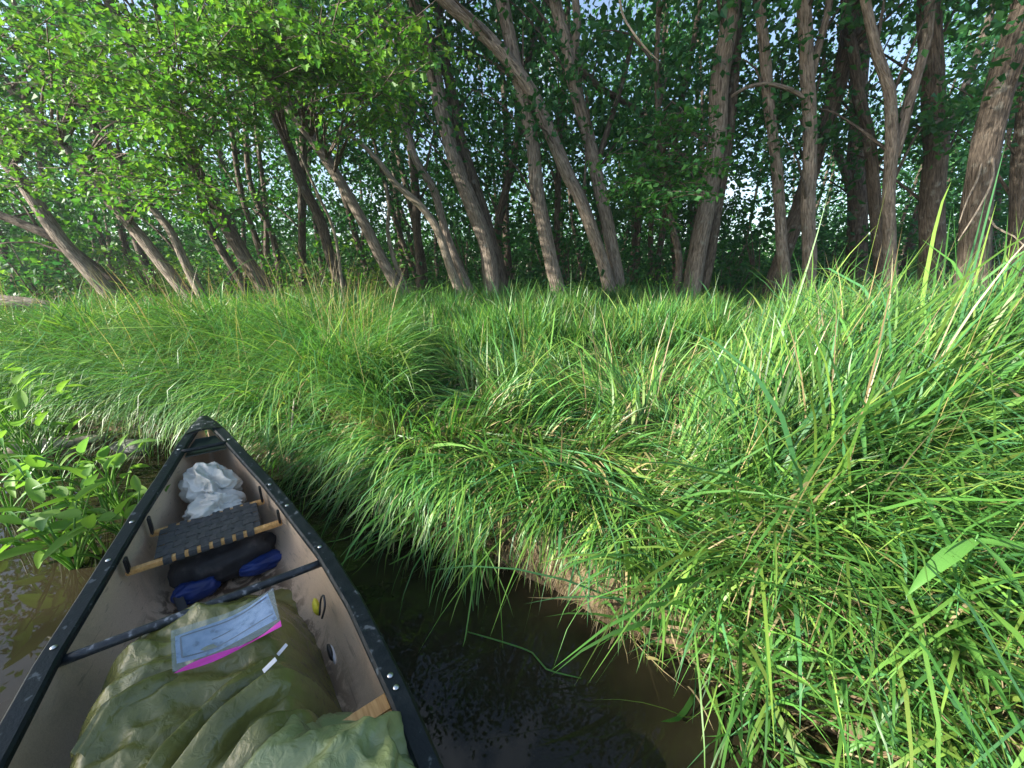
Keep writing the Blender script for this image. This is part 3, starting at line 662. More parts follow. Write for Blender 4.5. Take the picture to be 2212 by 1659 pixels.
for (u, v, Y, s, lab) in [(945, 640, 9.4, .55, 'small bright shrub in front of the brown shaded trunk and the bowing stem'), (1235, 640, 8.6, .6, 'bright leafy sapling at the foot of the smooth grey trunk'),
                          (1265, 660, 8.2, .5, 'low leafy shrub spilling into the sedge right of the smooth grey trunk'), (1400, 650, 8.8, .6, 'leafy shrub between the forking trunk and the broad double trunk'),
                          (1560, 640, 9.2, .5, 'low shrub at the right foot of the broad double trunk'), (1960, 610, 8.4, .6, 'dim shrub beside the lichen-blotched trunk')]:
    p = PY(u, v, Y); o = empty('bank_shrub', (p[0], p[1], float(ground(p[0], p[1])) + .1), random.uniform(0, 6)); o.scale = (s, s, s)
    tag(o, lab, 'shrub', 'shrubs at the feet of the bank trees'); a, b = random.choice(sh_l)
    f = link('leaves', a, None, o); f['kind'] = 'stuff'; f = link('stems', b, None, o); f['kind'] = 'stuff'

# far wood: one leafy mass beyond the trees
n = 100000
fy = rng.uniform(25, 46, n); fx = rng.uniform(-1.5, 1.5, n) * fy
top = 6.8 + 3.0 * np.sin(fx * .21 + 1) + 2.0 * np.sin(fx * .53 + fy * .3)
fz = .3 + np.abs(rng.normal(0, 1, n)) * (top * .60)
low = rng.random(n) < .35; fz[low] = rng.uniform(.4, 4.2, low.sum())
gap = (np.abs(fx / fy - .78) < .30) & (fz > 4.0) & (rng.random(n) < .45); fx, fy, fz = fx[~gap], fy[~gap], fz[~gap]     # the wood opens on the right
V, q_, tt, c = scatter_leaves(np.stack([fx, fy, fz], -1), .40, G_MID, False, .4)
J = Joint(); J.add(V, q_, tt, None, c)
tag(link('distant_woodland', J.mesh('distant_woodland', M['leaf'], False)), 'hazy green mass of distant woodland behind the trunks', 'woodland', None, 'stuff')

# fallen trunk at the far left
lp = np.array([PY(-160, 640, 7.6), PY(-60, 648, 7.7), PY(40, 655, 7.8), PY(100, 662, 7.9), PY(150, 672, 8.0)])
a, b = resample(lp, np.array([.17, .16, .14, .12, .09]), .15)
tag(link('fallen_trunk', tube_mesh('fallen_trunk', a, b, M['bark'], 14, .08, 91)), 'fallen grey trunk lying in the grass at the far left edge', 'log')

# ------------------------------------------------------------------ grass
def blades(P, L, w, az, e0, e1, roll, ctip, cbase, nseg, off, pw=1.4, curl=None, avoid=True):
    N = len(P)
    pts = np.zeros((N, nseg + 1, 3)); pts[:, 0] = P
    if curl is None: curl = rng.normal(0, .25, N)
    tang = np.zeros((N, nseg + 1, 3))
    for i in range(nseg + 1):
        t = i / nseg; e = e0 + (e1 - e0) * t ** pw; a = az + curl * t
        tang[:, i] = np.stack([np.cos(a) * np.cos(e), np.sin(a) * np.cos(e), np.sin(e)], -1)
        if i < nseg:
            tm = (i + .5) / nseg; e = e0 + (e1 - e0) * tm ** pw; a = az + curl * tm
            pts[:, i + 1] = pts[:, i] + np.stack([np.cos(a) * np.cos(e), np.sin(a) * np.cos(e), np.sin(e)], -1) * (L / nseg)[:, None]
    fl = pts[:, 1:].reshape(-1, 3)
    gz = np.maximum(ground(fl[:, 0], fl[:, 1]), -.02) + np.repeat(off, nseg)
    if avoid:
        s, l = to_canoe(fl[:, 0], fl[:, 1]); ins = (s > -.02) & (s < CL) & (np.abs(l) < half_w(s) + .05)
        gz = np.where(ins, np.maximum(gz, sheer(np.clip(s, 0, CL)) + .015 + np.repeat(off, nseg) * .5), gz)
    fl[:, 2] = np.maximum(fl[:, 2], gz); pts[:, 1:] = fl.reshape(N, nseg, 3)
    H = np.stack([-np.sin(az), np.cos(az), np.zeros(N)], -1)
    U = np.cross(tang[:, 0], H)
    Wd = H * np.cos(roll)[:, None] + U * np.sin(roll)[:, None]
    prof = np.array([.55 + .45 * min(1, 3 * i / nseg) for i in range(nseg)]) * np.array([1 - .75 * max(0, (i / nseg - .45) / .55) ** 1.3 for i in range(nseg)])
    left = pts[:, :nseg] - Wd[:, None] * (w[:, None] * prof[None])[:, :, None] / 2
    right = pts[:, :nseg] + Wd[:, None] * (w[:, None] * prof[None])[:, :, None] / 2
    V = np.concatenate([np.stack([left, right], 2).reshape(N, 2 * nseg, 3), pts[:, nseg:]], 1)
    k = 2 * nseg + 1; base = (np.arange(N) * k)[:, None, None]
    qd = np.array([(2 * i, 2 * i + 1, 2 * i + 3, 2 * i + 2) for i in range(nseg - 1)])[None] + base
    tr = np.array([(2 * nseg - 2, 2 * nseg - 1, 2 * nseg)])[None] + base
    tt = np.concatenate([np.repeat(np.arange(nseg) / nseg, 2), [1.0]])
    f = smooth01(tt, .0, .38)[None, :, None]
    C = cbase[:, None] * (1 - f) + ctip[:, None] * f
    return V.reshape(-1, 3), qd.reshape(-1, 4), tr.reshape(-1, 3), C.reshape(-1, 3)
PAL = np.array([(.052, .160, .032), (.076, .205, .040), (.110, .24, .044), (.165, .28, .050), (.066, .195, .072), (.20, .29, .062)])
PALW = np.array([.2, .27, .2, .12, .15, .06])
STRAW = np.array([(.34, .27, .14), (.42, .34, .20), (.24, .18, .10), (.32, .28, .12)])

def grad_sd(x, y):
    e = .08; a = shore_sd(x + e, y) - shore_sd(x - e, y); b = shore_sd(x, y + e) - shore_sd(x, y - e)
    n = np.hypot(a, b) + 1e-6; return a / n, b / n

def grow(x, y, name, label, nb, nseg, seedoff=0):
    """tufts at x, y -> one mesh of blades"""
    sd = shore_sd(x, y); nC = len(x)
    xl = -1.12 - (y - 3.1) * .33; xr = 1.36 + (y - 2.05) * .50
    tr = smooth01(x - xl, -.12, .30) * smooth01(xr - x, -.1, .35) * smooth01(4.9 - y, -.4, .8)
    left = (x <= xl + .1) & (y < 6.2)
    right = (x > xr - .05) & (y >= 1.45)
    fore = (x > .35) & (y < 1.45 + .25 * np.clip(x - 1, 0, 2))
    back = (y >= 4.6)
    gxd, gyd = grad_sd(x, y); waz = np.arctan2(-gyd, -gxd)          # towards the water
    fld = 2.2 * np.sin(x * 1.9 + 1.1 * np.sin(y * 2.3)) + 1.7 * np.cos(y * 2.1 - x * .7)      # combing of the flattened grass
    L = np.full(nC, .5); e0 = np.full(nC, 1.25); e1 = np.full(nC, .1); az = rng.uniform(0, 6.28, nC); azs = np.full(nC, .9)
    w = np.full(nC, .0055); straw = np.full(nC, .05)
    # back: upright sedge
    L[back] = .56; e0[back] = 1.42; e1[back] = .75; w[back] = .0125
    # left tall drooping sedge
    m = left; L[m] = .98; e0[m] = 1.34; e1[m] = -.80; w[m] = .0075; az[m] = np.where(rng.random(m.sum()) < .75, waz[m] + rng.normal(0, .7, m.sum()), az[m]); straw[m] = .05
    edge = left & (x > xl - .40) & (y > 2.9); az[edge] = rng.normal(-.5, .6, edge.sum()); e1[edge] = -.6; L[edge] *= .82
    # right tall reed grass leaning right
    m = right; k = m.sum(); L[m] = rng.uniform(.62, 1.12, k) * (.62 + .38 * smooth01((x - xr)[m], 0, .8)); e0[m] = rng.uniform(1.1, 1.5, k); e1[m] = rng.uniform(-.3, 1.15, k); w[m] = .0150; az[m] = rng.normal(.25, .75, k) + .3 * np.sin(fld[m]); azs[m] = .5; straw[m] = .07
    far_r = right & (y > 3.8); L[far_r] *= .72; w[far_r] = .012
    # trampled lane
    m = tr > .5; k = m.sum(); L[m] = rng.uniform(.30, .70, k); e0[m] = rng.uniform(-.05, .45, k); e1[m] = -.40; azs[m] = .38; straw[m] = .20; w[m] = .0105
    az[m] = fld[m] + rng.normal(0, .45, k)
    up = m & (rng.random(nC) < .17); e0[up] = 1.25; e1[up] = .2; L[up] *= 1.05
    hol = m & (x < xl + .75) & (y > 2.7); L[hol] *= .45; e0[hol] = .15
    bk = left & (x > xl - 1.0) & (y > 2.9) & (y < 5.2); L[bk] *= 1.16
    # right foreground slope
    m = fore; k = m.sum(); L[m] = rng.uniform(.42, 1.0, k) * (.62 + .38 * smooth01(sd[m], .1, .6)); e0[m] = rng.uniform(.55, 1.48, k); e1[m] = rng.uniform(-1.1, .5, k); w[m] = .0105; az[m] = waz[m] + rng.normal(0, .8, k) + .5 * np.sin(fld[m]); azs[m] = .5; straw[m] = .16
    # lip: blades hanging over the water
    m = (sd < .30) & (sd > -.02) & ~fore; k = m.sum(); L[m] = rng.uniform(.36, .68, k); e0[m] = rng.uniform(.2, .95, k); e1[m] = -1.45; az[m] = waz[m] + rng.normal(0, .35, k); azs[m] = .3; straw[m] = .13; w[m] = .0085
    L[m & (x > .3)] *= .6
    m = (sd < .7) & (sd > -.02) & left & (x < -1.9); k = m.sum(); L[m] = rng.uniform(.6, 1.0, k); e0[m] = rng.uniform(.6, 1.25, k); e1[m] = -1.4; az[m] = waz[m] + rng.normal(0, .4, k); azs[m] = .35; straw[m] = .05
    # bare patch of bank
    bare = (x > -.06) & (x < .46) & (sd < .34) & (y > 1.1)
    keep = ~(bare & (rng.random(nC) < .86))
    keep &= ~(fore & (rng.random(nC) < .35))
    keep &= ~(right & (rng.random(nC) < .22))
    keep &= ~((tr > .6) & (rng.random(nC) < .30))
    keep &= ~((x > .5) & (sd < .16) & (rng.random(nC) < .6))
    ids = np.nonzero(keep)[0]; ids = np.repeat(ids, nb); N = len(ids)
    bx = x[ids] + rng.normal(0, .045, N); by = y[ids] + rng.normal(0, .045, N)
    ok = shore_sd(bx, by) > -.03; s_, l_ = to_canoe(bx, by); ok &= ~((s_ > -.05) & (s_ < CL) & (np.abs(l_) < half_w(s_) + .08))
    ids, bx, by = ids[ok], bx[ok], by[ok]; N = len(ids)
    P = np.stack([bx, by, ground(bx, by) - .01], -1)
    LL = L[ids] * (1 + .22 * np.sin(3.1 * x + 2.0 * np.sin(2.7 * y)))[ids] * rng.uniform(.45, 1.25, N) * np.where(rng.random(N) < .05, 1.45, 1); a = az[ids] + rng.normal(0, 1, N) * azs[ids]
    E0 = np.clip(e0[ids] + rng.normal(0, .16, N), -.2, 1.52); E1 = e1[ids] + rng.normal(0, .35, N)
    dist = np.hypot(bx, by); W = w[ids] * np.exp(rng.normal(-.10, .36, N)).clip(.4, 2.2) * np.clip(dist / 5, 1, 1.5)
    tone = (rng.normal(0, 1, nC) + .8 * np.sin(2.3 * x + 1.7 * y))[ids]
    c = PAL[rng.choice(len(PAL), N, p=PALW)] * (1 + .14 * tone + rng.normal(0, .22, N))[:, None].clip(.4, 1.7)
    st = rng.random(N) < straw[ids]; c[st] = STRAW[rng.integers(0, 4, st.sum())]
    LL = np.where(st, LL * .62, LL)
    sk = (rng.random(N) < .010) & (E0 > 1.0); E0[sk] = 1.5; E1[sk] = 1.1; LL[sk] = L[ids][sk] * 1.3; W[sk] *= .55; c[sk] = STRAW[rng.integers(0, 4, sk.sum())]
    c[right[ids] & ~st] *= .86  # right-hand blades darkened in colour to stand in for shade
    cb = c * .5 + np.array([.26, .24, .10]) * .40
    off = np.abs(rng.normal(0, .035, N)) * np.where(E0 < .9, 1, .35) + .004
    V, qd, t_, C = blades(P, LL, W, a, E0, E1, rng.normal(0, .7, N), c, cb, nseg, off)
    k = 2 * nseg + 1; s_, l_ = to_canoe(V[:, 0], V[:, 1])          # nothing hangs into the canoe except over its bow
    bad = ((s_ > .36) & (s_ < CL) & (np.abs(l_) < half_w(s_) + .05)).reshape(N, k).any(1)
    bad |= ((s_ > .0) & (s_ < CL) & (np.abs(l_) < half_w(s_) + .02)).reshape(N, k).any(1) & (rng.random(N) < .93); idb = np.nonzero(~bad)[0]; n_ = len(idb)
    V = V.reshape(N, k, 3)[idb].reshape(-1, 3); C = C.reshape(N, k, 3)[idb].reshape(-1, 3); b_ = (np.arange(n_) * k)[:, None, None]
    qd = (np.array([(2 * i, 2 * i + 1, 2 * i + 3, 2 * i + 2) for i in range(nseg - 1)])[None] + b_).reshape(-1, 4); t_ = (np.array([(2 * nseg - 2, 2 * nseg - 1, 2 * nseg)])[None] + b_).reshape(-1, 3)
    J = Joint(); J.add(V, qd, t_, None, C)
    o = link(name, J.mesh(name, M['grass']))
    tag(o, label, 'grass', None, 'stuff')
    return N
def polar(n, r0, r1, a0, a1, p=1.0):
    r = r0 + (r1 - r0) * rng.random(n) ** p; a = rng.uniform(a0, a1, n)
    x, y = r * np.sin(a), r * np.cos(a); m = shore_sd(x, y) > 0.0; return x[m], y[m]
x1, y1 = polar(4900, .85, 3.6, -1.1, 1.15)
n1 = grow(x1, y1, 'near_sedge', 'long green sedge blades along the near edge of the bank', 15, 6)
x2, y2 = polar(5600, 3.4, 8.0, -1.12, 1.1)
n2 = grow(x2, y2, 'bank_sedge', 'deep green sedge spreading from the water back to the trees', 17, 5)
x3, y3 = polar(4200, 7.5, 13.5, -1.12, 1.1)
n3 = grow(x3, y3, 'far_sedge', 'upright sedge growing around the feet of the trees', 14, 3)
print('blades', n1, n2, n3)
# dead thatch: flat dry straw lying among the green
xt, yt = polar(9000, .8, 6.0, -.9, 1.1, 1.0); sdt = shore_sd(xt, yt); N = len(xt)
P = np.stack([xt, yt, ground(xt, yt) + .015], -1)
J = Joint(); V, qd, t_, C = blades(P, rng.uniform(.08, .32, N), rng.uniform(.003, .0065, N), rng.uniform(0, 6.28, N), rng.normal(.12, .25, N), rng.normal(-.3, .3, N), rng.normal(0, .6, N),
                                  STRAW[rng.integers(0, 4, N)], STRAW[rng.integers(0, 4, N)], 3, np.abs(rng.normal(0, .03, N)) + .006); J.add(V, qd, t_, None, C)
# rootlets hanging from the bare bank face
N = 900; xr_ = rng.uniform(-.9, 1.2, N); yr_ = np.interp(xr_, [-.9, -.13, .21, .54, .92, 1.2], [2.02, 1.76, 1.56, 1.22, .87, .70]) + rng.uniform(0, .09, N)
P = np.stack([xr_, yr_, ground(xr_, yr_) + .01], -1); gxx, gyy = grad_sd(xr_, yr_)
V, qd, t_, C = blades(P, rng.uniform(.06, .24, N), rng.uniform(.002, .004, N), np.arctan2(-gyy, -gxx) + rng.normal(0, .7, N), rng.normal(-.3, .4, N), np.full(N, -1.5), rng.normal(0, .6, N),
                      STRAW[rng.integers(0, 4, N)] * .8, STRAW[rng.integers(0, 4, N)] * .7, 3, np.full(N, .004)); J.add(V, qd, t_, None, C)
tag(link('dead_thatch', J.mesh('dead_thatch', M['grass'])), 'dry straw and rootlets littering the bank and its cut face', 'thatch', None, 'stuff')

# ------------------------------------------------------------------ broad-leaved plants
def strip_mesh(name, pts, widths, mat, up=(0, 0, 1), fold=.18, colr=None):
    P = np.asarray(pts, float); n = len(P); T = np.gradient(P, axis=0); T /= np.linalg.norm(T, axis=1)[:, None] + 1e-9
    U = np.asarray(up, float); H = np.cross(T, U); H /= np.linalg.norm(H, axis=1)[:, None] + 1e-9; Nn = np.cross(H, T)
    w = np.asarray(widths, float)[:, None]
    V = np.stack([P - H * w / 2 + Nn * w * fold, P, P + H * w / 2 + Nn * w * fold], 1).reshape(-1, 3)
    q_ = []
    for i in range(n - 1):
        a = 3 * i; q_ += [(a, a + 1, a + 4, a + 3), (a + 1, a + 2, a + 5, a + 4)]
    return np_mesh(name, V, q_, None, mat)
def arc(az, L, e0, e1, n=9, curl=0.0):
    p = np.zeros(3); out = [p.copy()]
    for i in range(n - 1):
        t = (i + .5) / (n - 1); e = e0 + (e1 - e0) * t ** 1.3; a = az + curl * t
        p = p + np.array([math.cos(a) * math.cos(e), math.sin(a) * math.cos(e), math.sin(e)]) * L / (n - 1); out.append(p.copy())
    return np.array(out)
def taper(w, n=9, k=.35):
    t = np.linspace(0, 1, n); return w * np.minimum(1, .45 + 1.6 * t) * np.clip(1 - ((t - k) / (1 - k)).clip(0) ** 1.8, .02, 1)
# pickerelweed leaf prototypes (spoon-shaped, cupped)
def spoon(L, W, cup, bend):
    n = 10; t = np.linspace(0, 1, n); wid = W * np.sin(np.pi * np.clip(t * .93 + .06, 0, 1)) ** .62 * (1 - .35 * t)
    xs = t * L; zs = -bend * (t ** 2) * L
    V = []
    for i in range(n):
        for s in (-1, -.5, 0, .5, 1): V.append((xs[i], s * wid[i] / 2, zs[i] + cup * (s * s) * wid[i] / 2 - (.012 * W * 10 if s == 0 else 0) * .1))
    q_ = [(5 * i + j, 5 * i + j + 1, 5 * i + j + 6, 5 * i + j + 5) for i in range(n - 1) for j in range(4)]
    return np_mesh('leaf', V, q_, None, M['weed'])
spoons = [spoon(.17, .095, .25, .25), spoon(.14, .10, .45, .15), spoon(.20, .075, .35, .45), spoon(.13, .06, .9, .1)]
def weed(base, leaves, label, grp='pickerelweed in the left shallows'):
    o = empty('pickerelweed', (base[0], base[1], -.05)); tag(o, label, 'water plant', grp)
    for (az, L, lean, kind, s, pitch) in leaves:
        st = arc(az, L, 1.5 - lean * .4, 1.35 - lean, 6)
        a, b = resample(st, np.linspace(.0065, .0035, 6), .06)
        link('stem', tube_mesh('stem', a, b, M['weed'], 6), None, o)
        lf = link('leaf', spoons[kind], None, o); lf.location = st[-1]
        lf.rotation_euler = (random.uniform(-.5, .5), -pitch, az + random.uniform(-.8, .8)); lf.scale = (s, s, s)
    return o
def rnd_leaves(k, h):
    return [(random.uniform(0, 6.28), h * random.uniform(.6, 1.15), random.uniform(.1, .9), random.randrange(4), random.uniform(.6, 1.1), random.uniform(-.4, 1.2)) for _ in range(k)]
weed(PZ(255, 1150, 0), [(2.6, .30, .5, 0, 1.35, -.1), (3.4, .34, .4, 1, 1.2, .1), (.6, .28, .4, 2, .8, .6)], 'pickerelweed with the largest flat spoon leaves, left of the canoe seat')
weed(PZ(300, 1170, 0), [(.4, .26, .2, 1, 1.05, -.1), (1.8, .34, .3, 3, .9, .7), (4.0, .2, .5, 2, .7, .2)], 'pickerelweed with one round leaf touching the canoe side')
weed(PZ(235, 1100, 0), [(1.2, .34, .2, 1, .9, .4), (2.9, .30, .5, 0, .8, .0), (.2, .3, .5, 3, .9, .6)], 'pickerelweed with a curled cup leaf standing highest near the canoe bow')
weed(PZ(150, 1200, 0), [(2.2, .22, .4, 0, .9, .2), (.9, .24, .3, 1, .9, .0), (5.0, .2, .6, 2, .8, .4), (3.6, .18, .9, 3, .9, 0)], 'broad pickerelweed in open water at the front of the left patch')
cells = []
for i in range(44):
    if i < 18: u, v = random.uniform(10, 330), random.uniform(1010, 1240)
    else: u, v = random.uniform(-60, 120), random.uniform(880, 1040)
    p = PZ(u, v, 0); s, l = to_canoe(p[0], p[1])
    if -.1 < s < CL and abs(l) < half_w(s) + .12: continue
    if shore_sd(p[:1], p[1:2])[0] > .05: continue
    weed(p, rnd_leaves(random.randint(3, 6), .38 if i < 18 else .72), 'smaller pickerelweed crowding the left shallows' if i < 18 else 'dense pickerelweed massed along the left edge of the photo',
         'pickerelweed in the left shallows' if i < 18 else 'pickerelweed massed at the left edge')

# reeds: broad grass plants with separate leaf blades
def reed(base, h, leaves, label, grp='broad-leaved reeds', lean=(0, 0), w=.022):
    o = empty('reed', base); tag(o, label, 'reed', grp)
    st = np.array([[lean[0] * t * t * h, lean[1] * t * t * h, h * t * .97 - .03] for t in np.linspace(0, 1, 7)])
    a, b = resample(st, np.linspace(.0045, .002, 7), .08); link('stem', tube_mesh('stem', a, b, M['reed'], 6), None, o)
    for (t, az, L, e0, e1, ww) in leaves:
        p = path_at(st, t) + arc(az, L, e0, e1, 9, random.uniform(-.3, .3)); link('leaf', strip_mesh('leaf', p, taper(w * ww), M['reed'], (0.15, -.3, 1)), None, o)
    return o
def gpt(x, y): return (x, y, float(ground(x, y)))
def rl(k, L=.4): return [(random.uniform(.35, 1), random.uniform(0, 6.28), L * random.uniform(.6, 1.2), random.uniform(.5, 1.2), random.uniform(-1.1, 0), random.uniform(.6, 1.1)) for _ in range(k)]
reed(gpt(1.28, .90), .74, [(.97, 3.4, .26, -.2, -1.0, 1.7), (.98, 4.9, .22, -.5, -1.4, 1.3), (.97, -.35, .36, .1, -.9, 1.7), (.55, 2.6, .4, .9, -.3, 1.0), (.75, 1.2, .4, .9, .1, 1.0)], 'broadest reed at right with wide leaves folding down from one joint')
reed(gpt(1.30, .98), .42, [(.8, 4.6, .30, .1, -1.2, 1.3), (.9, 2.4, .30, .9, -.2, 1.0), (.6, .2, .3, .8, -.5, 1.0)], 'reed with a hanging blue-green blade below the broadest one')
reed(gpt(1.15, 1.12), .40, rl(5, .34), 'leafy reed halfway down the right bank, nearest the water')
for i in range(14):
    x_, y_ = random.uniform(.95, 2.6), random.uniform(.85, 2.2)
    reed(gpt(x_, y_), random.uniform(.35, .75), rl(random.randint(3, 5), .42), 'scattered broad-leaved reed among the sedge of the right bank', 'scattered reeds of the right bank', (random.uniform(-.2, .5), random.uniform(-.3, .2)))
for i, (x_, y_) in enumerate([(1.22, .72), (1.36, .76), (1.04, .80), (1.5, .95), (.90, .92)]):
    reed(gpt(x_, y_), random.uniform(.3, .5), rl(4, .45), 'tall arching reed in the near right corner, blades crossing the frame', 'arching reeds in the near right corner', (random.uniform(-.3, .2), .1), .019)
for i, (u, v) in enumerate([(20, 1120), (70, 1080), (110, 1130), (35, 1180), (90, 1010), (10, 1020), (150, 1100)]):
    p = PZ(u, v, 0); reed((p[0], p[1], -.05), random.uniform(.35, .6), rl(3, .36), 'upright water grass rising among the pickerelweed at left', 'water grass at left', (random.uniform(-.2, .2), 0), .018)
p = PY(485, 690, 4.3); reed((p[0], p[1], float(ground(p[0], p[1]))), .85, [(.9, 1.6, .3, 1.4, 1.0, 1.3), (.6, 4.0, .35, 1.1, -.3, 1.0)], 'single pale upright blade standing above the left sedge', None)
# dry stalk on the bank right of the bow
a = PZ(632, 905, .42); b = PZ(625, 1025, .02)
pp, rr = resample(np.array([b + [0, 0, -.1], (a + b) / 2 + [.01, 0, 0], a, a + [.01, .05, .15]]), np.array([.012, .012, .009, .004]), .05)
tag(link('dry_stalk', tube_mesh('dry_stalk', pp, rr, M['deadwood'], 7, .1, 3)), 'pale dry stalk standing upright at the bank edge right of the canoe bow', 'stalk')
# driftwood, and a stand-in for a water glint
pp, rr = resample(np.array([PZ(-40, 975, .01), PZ(60, 966, .03), PZ(150, 955, .03), PZ(232, 943, .03)]), np.array([.075, .07, .05, .03]), .08)
tag(link('driftwood_or_glint', tube_mesh('driftwood_or_glint', pp, rr, M['deadwood'], 12, .18, 5)), 'bleached driftwood log floating among the weeds at left', 'log')
pp, rr = resample(np.array([PZ(70, 882, .02), PZ(110, 876, .03), PZ(165, 872, .03)]), np.array([.05, .06, .04]), .08)  # pale solid piece standing in for a glint on the water
tag(link('driftwood_or_glint', tube_mesh('driftwood_or_glint', pp, rr, M['deadwood'], 10, .2, 9)), 'pale water glint built as a short solid piece, half hidden by weeds at left', 'log')
bm = bmesh.new(); bmesh.ops.create_icosphere(bm, subdivisions=3, radius=1)
for v in bm.verts: v.co = v.co * (1 + .25 * mnoise.noise(v.co * 1.3)); v.co = Vector((v.co.x * .16, v.co.y * .09, v.co.z * .07))
p = PZ(285, 965, .02); o = link('stone', bm_mesh('stone', bm, M['stone'], True)); o.location = p; tag(o, 'grey rounded stone at the waterline left of the canoe bow', 'stone')
pp, rr = resample(np.array([PZ(1430, 1160, .25), PZ(1385, 1145, .30), PZ(1340, 1160, .28), PZ(1290, 1185, .2)]), np.array([.012, .011, .009, .005]), .05)
tag(link('root', tube_mesh('root', pp, rr, M['deadwood'], 7, .2, 12)), 'bare pale root jutting from the cut bank', 'root')
pp, rr = resample(np.array([PZ(1010, 1365, .0), PZ(1080, 1385, .02), PZ(1150, 1410, .005), PZ(1180, 1445, .01), PZ(1255, 1465, .004)]), np.array([.0025, .003, .003, .003, .002]), .04)
tag(link('floating_stem', tube_mesh('floating_stem', pp, rr, M['reed'], 6)), 'single green grass stem floating on the dark water', 'stem')
# dead twig hanging in at the top
pp, rr = resample(np.array([PY(1335, -40, 6.0), PY(1345, 30, 6.0), PY(1375, 80, 5.9), PY(1405, 115, 5.9), PY(1430, 137, 5.9)]), np.array([.016, .014, .012, .009, .004]), .1)
tag(link('dead_branch', tube_mesh('dead_branch', pp, rr, M['bark_pale'], 7, .15, 77)), 'bare pale branch dangling from the top edge, right of the forking trunk', 'branch')

# ------------------------------------------------------------------ canoe
th_ = math.atan2(AX[1], AX[0])                                   # local x runs from bow to stern, local y to the LEFT of travel = -NR
canoe = empty('canoe', (BOW[0], BOW[1], 0), th_)
tag(canoe, 'dark green canoe with tan lining and black gunwales, nosed into the sedge bank', 'canoe')
# local frame: (s, y, z) with y = +side of rotated Y axis; rotated Y = (-sin th, cos th) = (.789,.614) = NR  -> y = l
def part(name, me, mat=None, parent=canoe, kind=None, label=None):
    o = link(name, me, mat, parent)
    if kind: o['kind'] = kind
    if label: o['label'] = label
    return o
def hull(offset, name, mat):
    ss = np.concatenate([[0.0, .02, .05, .1], np.linspace(.18, CL - .18, 52), [CL - .1, CL - .05, CL - .02, CL]])
    A = np.linspace(-1, 1, 25) * math.pi / 2; V = []
    for s in ss:
        w = float(half_w(s)) - offset; zs = float(sheer(s)); e = min(s, CL - s)
        zb = -.08 + offset + .42 * max(0, 1 - e / .42) ** 2.4
        w = max(w, .004)
        fine = min(1, .35 + e / 1.3)
        for a in A:
            sx, cx = math.sin(a), math.cos(a)
            l = w * math.copysign(abs(sx) ** (.55 + .35 * (1 - fine)), sx); z = zs - (zs - zb) * max(0, cx) ** (.62 + .5 * (1 - fine))
            V.append((s, l, z))
    n = len(A); q_ = [(i * n + j, i * n + j + 1, (i + 1) * n + j + 1, (i + 1) * n + j) for i in range(len(ss) - 1) for j in range(n - 1)]
    return np_mesh(name, V, q_, None, mat)
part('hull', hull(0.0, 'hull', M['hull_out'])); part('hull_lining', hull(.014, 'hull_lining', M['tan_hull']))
for side in (-1, 1):
    ss = np.linspace(.0, CL, 90); prof = [(-.034, -.012), (-.034, .006), (-.026, .013), (.018, .015), (.026, .008), (.026, -.022), (.016, -.026), (.014, -.012), (-.02, -.012)]
    V = []
    for s in ss:
        w = float(half_w(s)); z = float(sheer(s))
        for (a, b) in prof: V.append((s, side * max(.0, w + a), z + b))
    n = len(prof); q_ = [(i * n + j, i * n + (j + 1) % n, (i + 1) * n + (j + 1) % n, (i + 1) * n + j) for i in range(89) for j in range(n)]
    part('gunwale', np_mesh('gunwale', V, q_, None, M['gunwale'], False))
def deck(s0, s1, dz, name, mat, inset=0.0, crown=.012):
    V = []; ns, nl = 10, 9
    for i in range(ns):
        s = s0 + (s1 - s0) * i / (ns - 1); w = float(half_w(s)) - inset
        for j in range(nl):
            f = -1 + 2 * j / (nl - 1); V.append((s, f * w, float(sheer(s)) + dz + crown * (1 - f * f)))
    k = len(V); V += [(a, b, c - .012) for a, b, c in V]
    q_ = [(i * nl + j, i * nl + j + 1, (i + 1) * nl + j + 1, (i + 1) * nl + j) for i in range(ns - 1) for j in range(nl - 1)]
    q_ += [(k + a, k + d, k + c, k + b) for a, b, c, d in q_]
    rim = [(i, i + 1) for i in range((ns - 1) * nl, ns * nl - 1)] + [(j + 1, j) for j in range(nl - 1)]
    q_ += [(a, a + k, b + k, b) for a, b in rim]
    return np_mesh(name, V, q_, None, mat)
part('deck_plate', deck(-.03, .17, .018, 'deck_plate', M['gunwale'], -.012, .014))
part('deck_plate', deck(.17, .36, -.03, 'deck_plate', M['hull_out'], .03, .0))
part('deck_plate', deck(CL - .34, CL + .03, .018, 'deck_plate', M['gunwale'], -.012))
def bar(name, s0, l0, z0, s1, l1, z1, r, mat, sides=10, flat=None):
    P = np.array([(s0, l0, z0), (s0 + (s1 - s0) / 3, l0 + (l1 - l0) / 3, z0 + (z1 - z0) / 3), (s0 + (s1 - s0) / 1.5, l0 + (l1 - l0) / 1.5, z0 + (z1 - z0) / 1.5), (s1, l1, z1)], float)
    return tube_mesh(name, *resample(P, np.full(4, r), .06), mat, sides)
def box(name, c, size, mat, bev=.003, rot=None):
    bm = bmesh.new(); bmesh.ops.create_cube(bm, size=1)
    bmesh.ops.scale(bm, vec=size, verts=bm.verts)
    bmesh.ops.bevel(bm, geom=bm.edges[:], offset=bev, segments=2, affect='EDGES')
    if rot is not None: bmesh.ops.rotate(bm, matrix=Matrix.Rotation(rot, 3, 'Z'), verts=bm.verts)
    bmesh.ops.translate(bm, vec=c, verts=bm.verts)
    return bm_mesh(name, bm, mat, False)
w = float(half_w(.36)); part('carry_handle', bar('carry_handle', .365, -w + .02, .44, .365, w - .02, .44, .013, M['gunwale']))
THW_L, THW_R = 1.70, 1.71
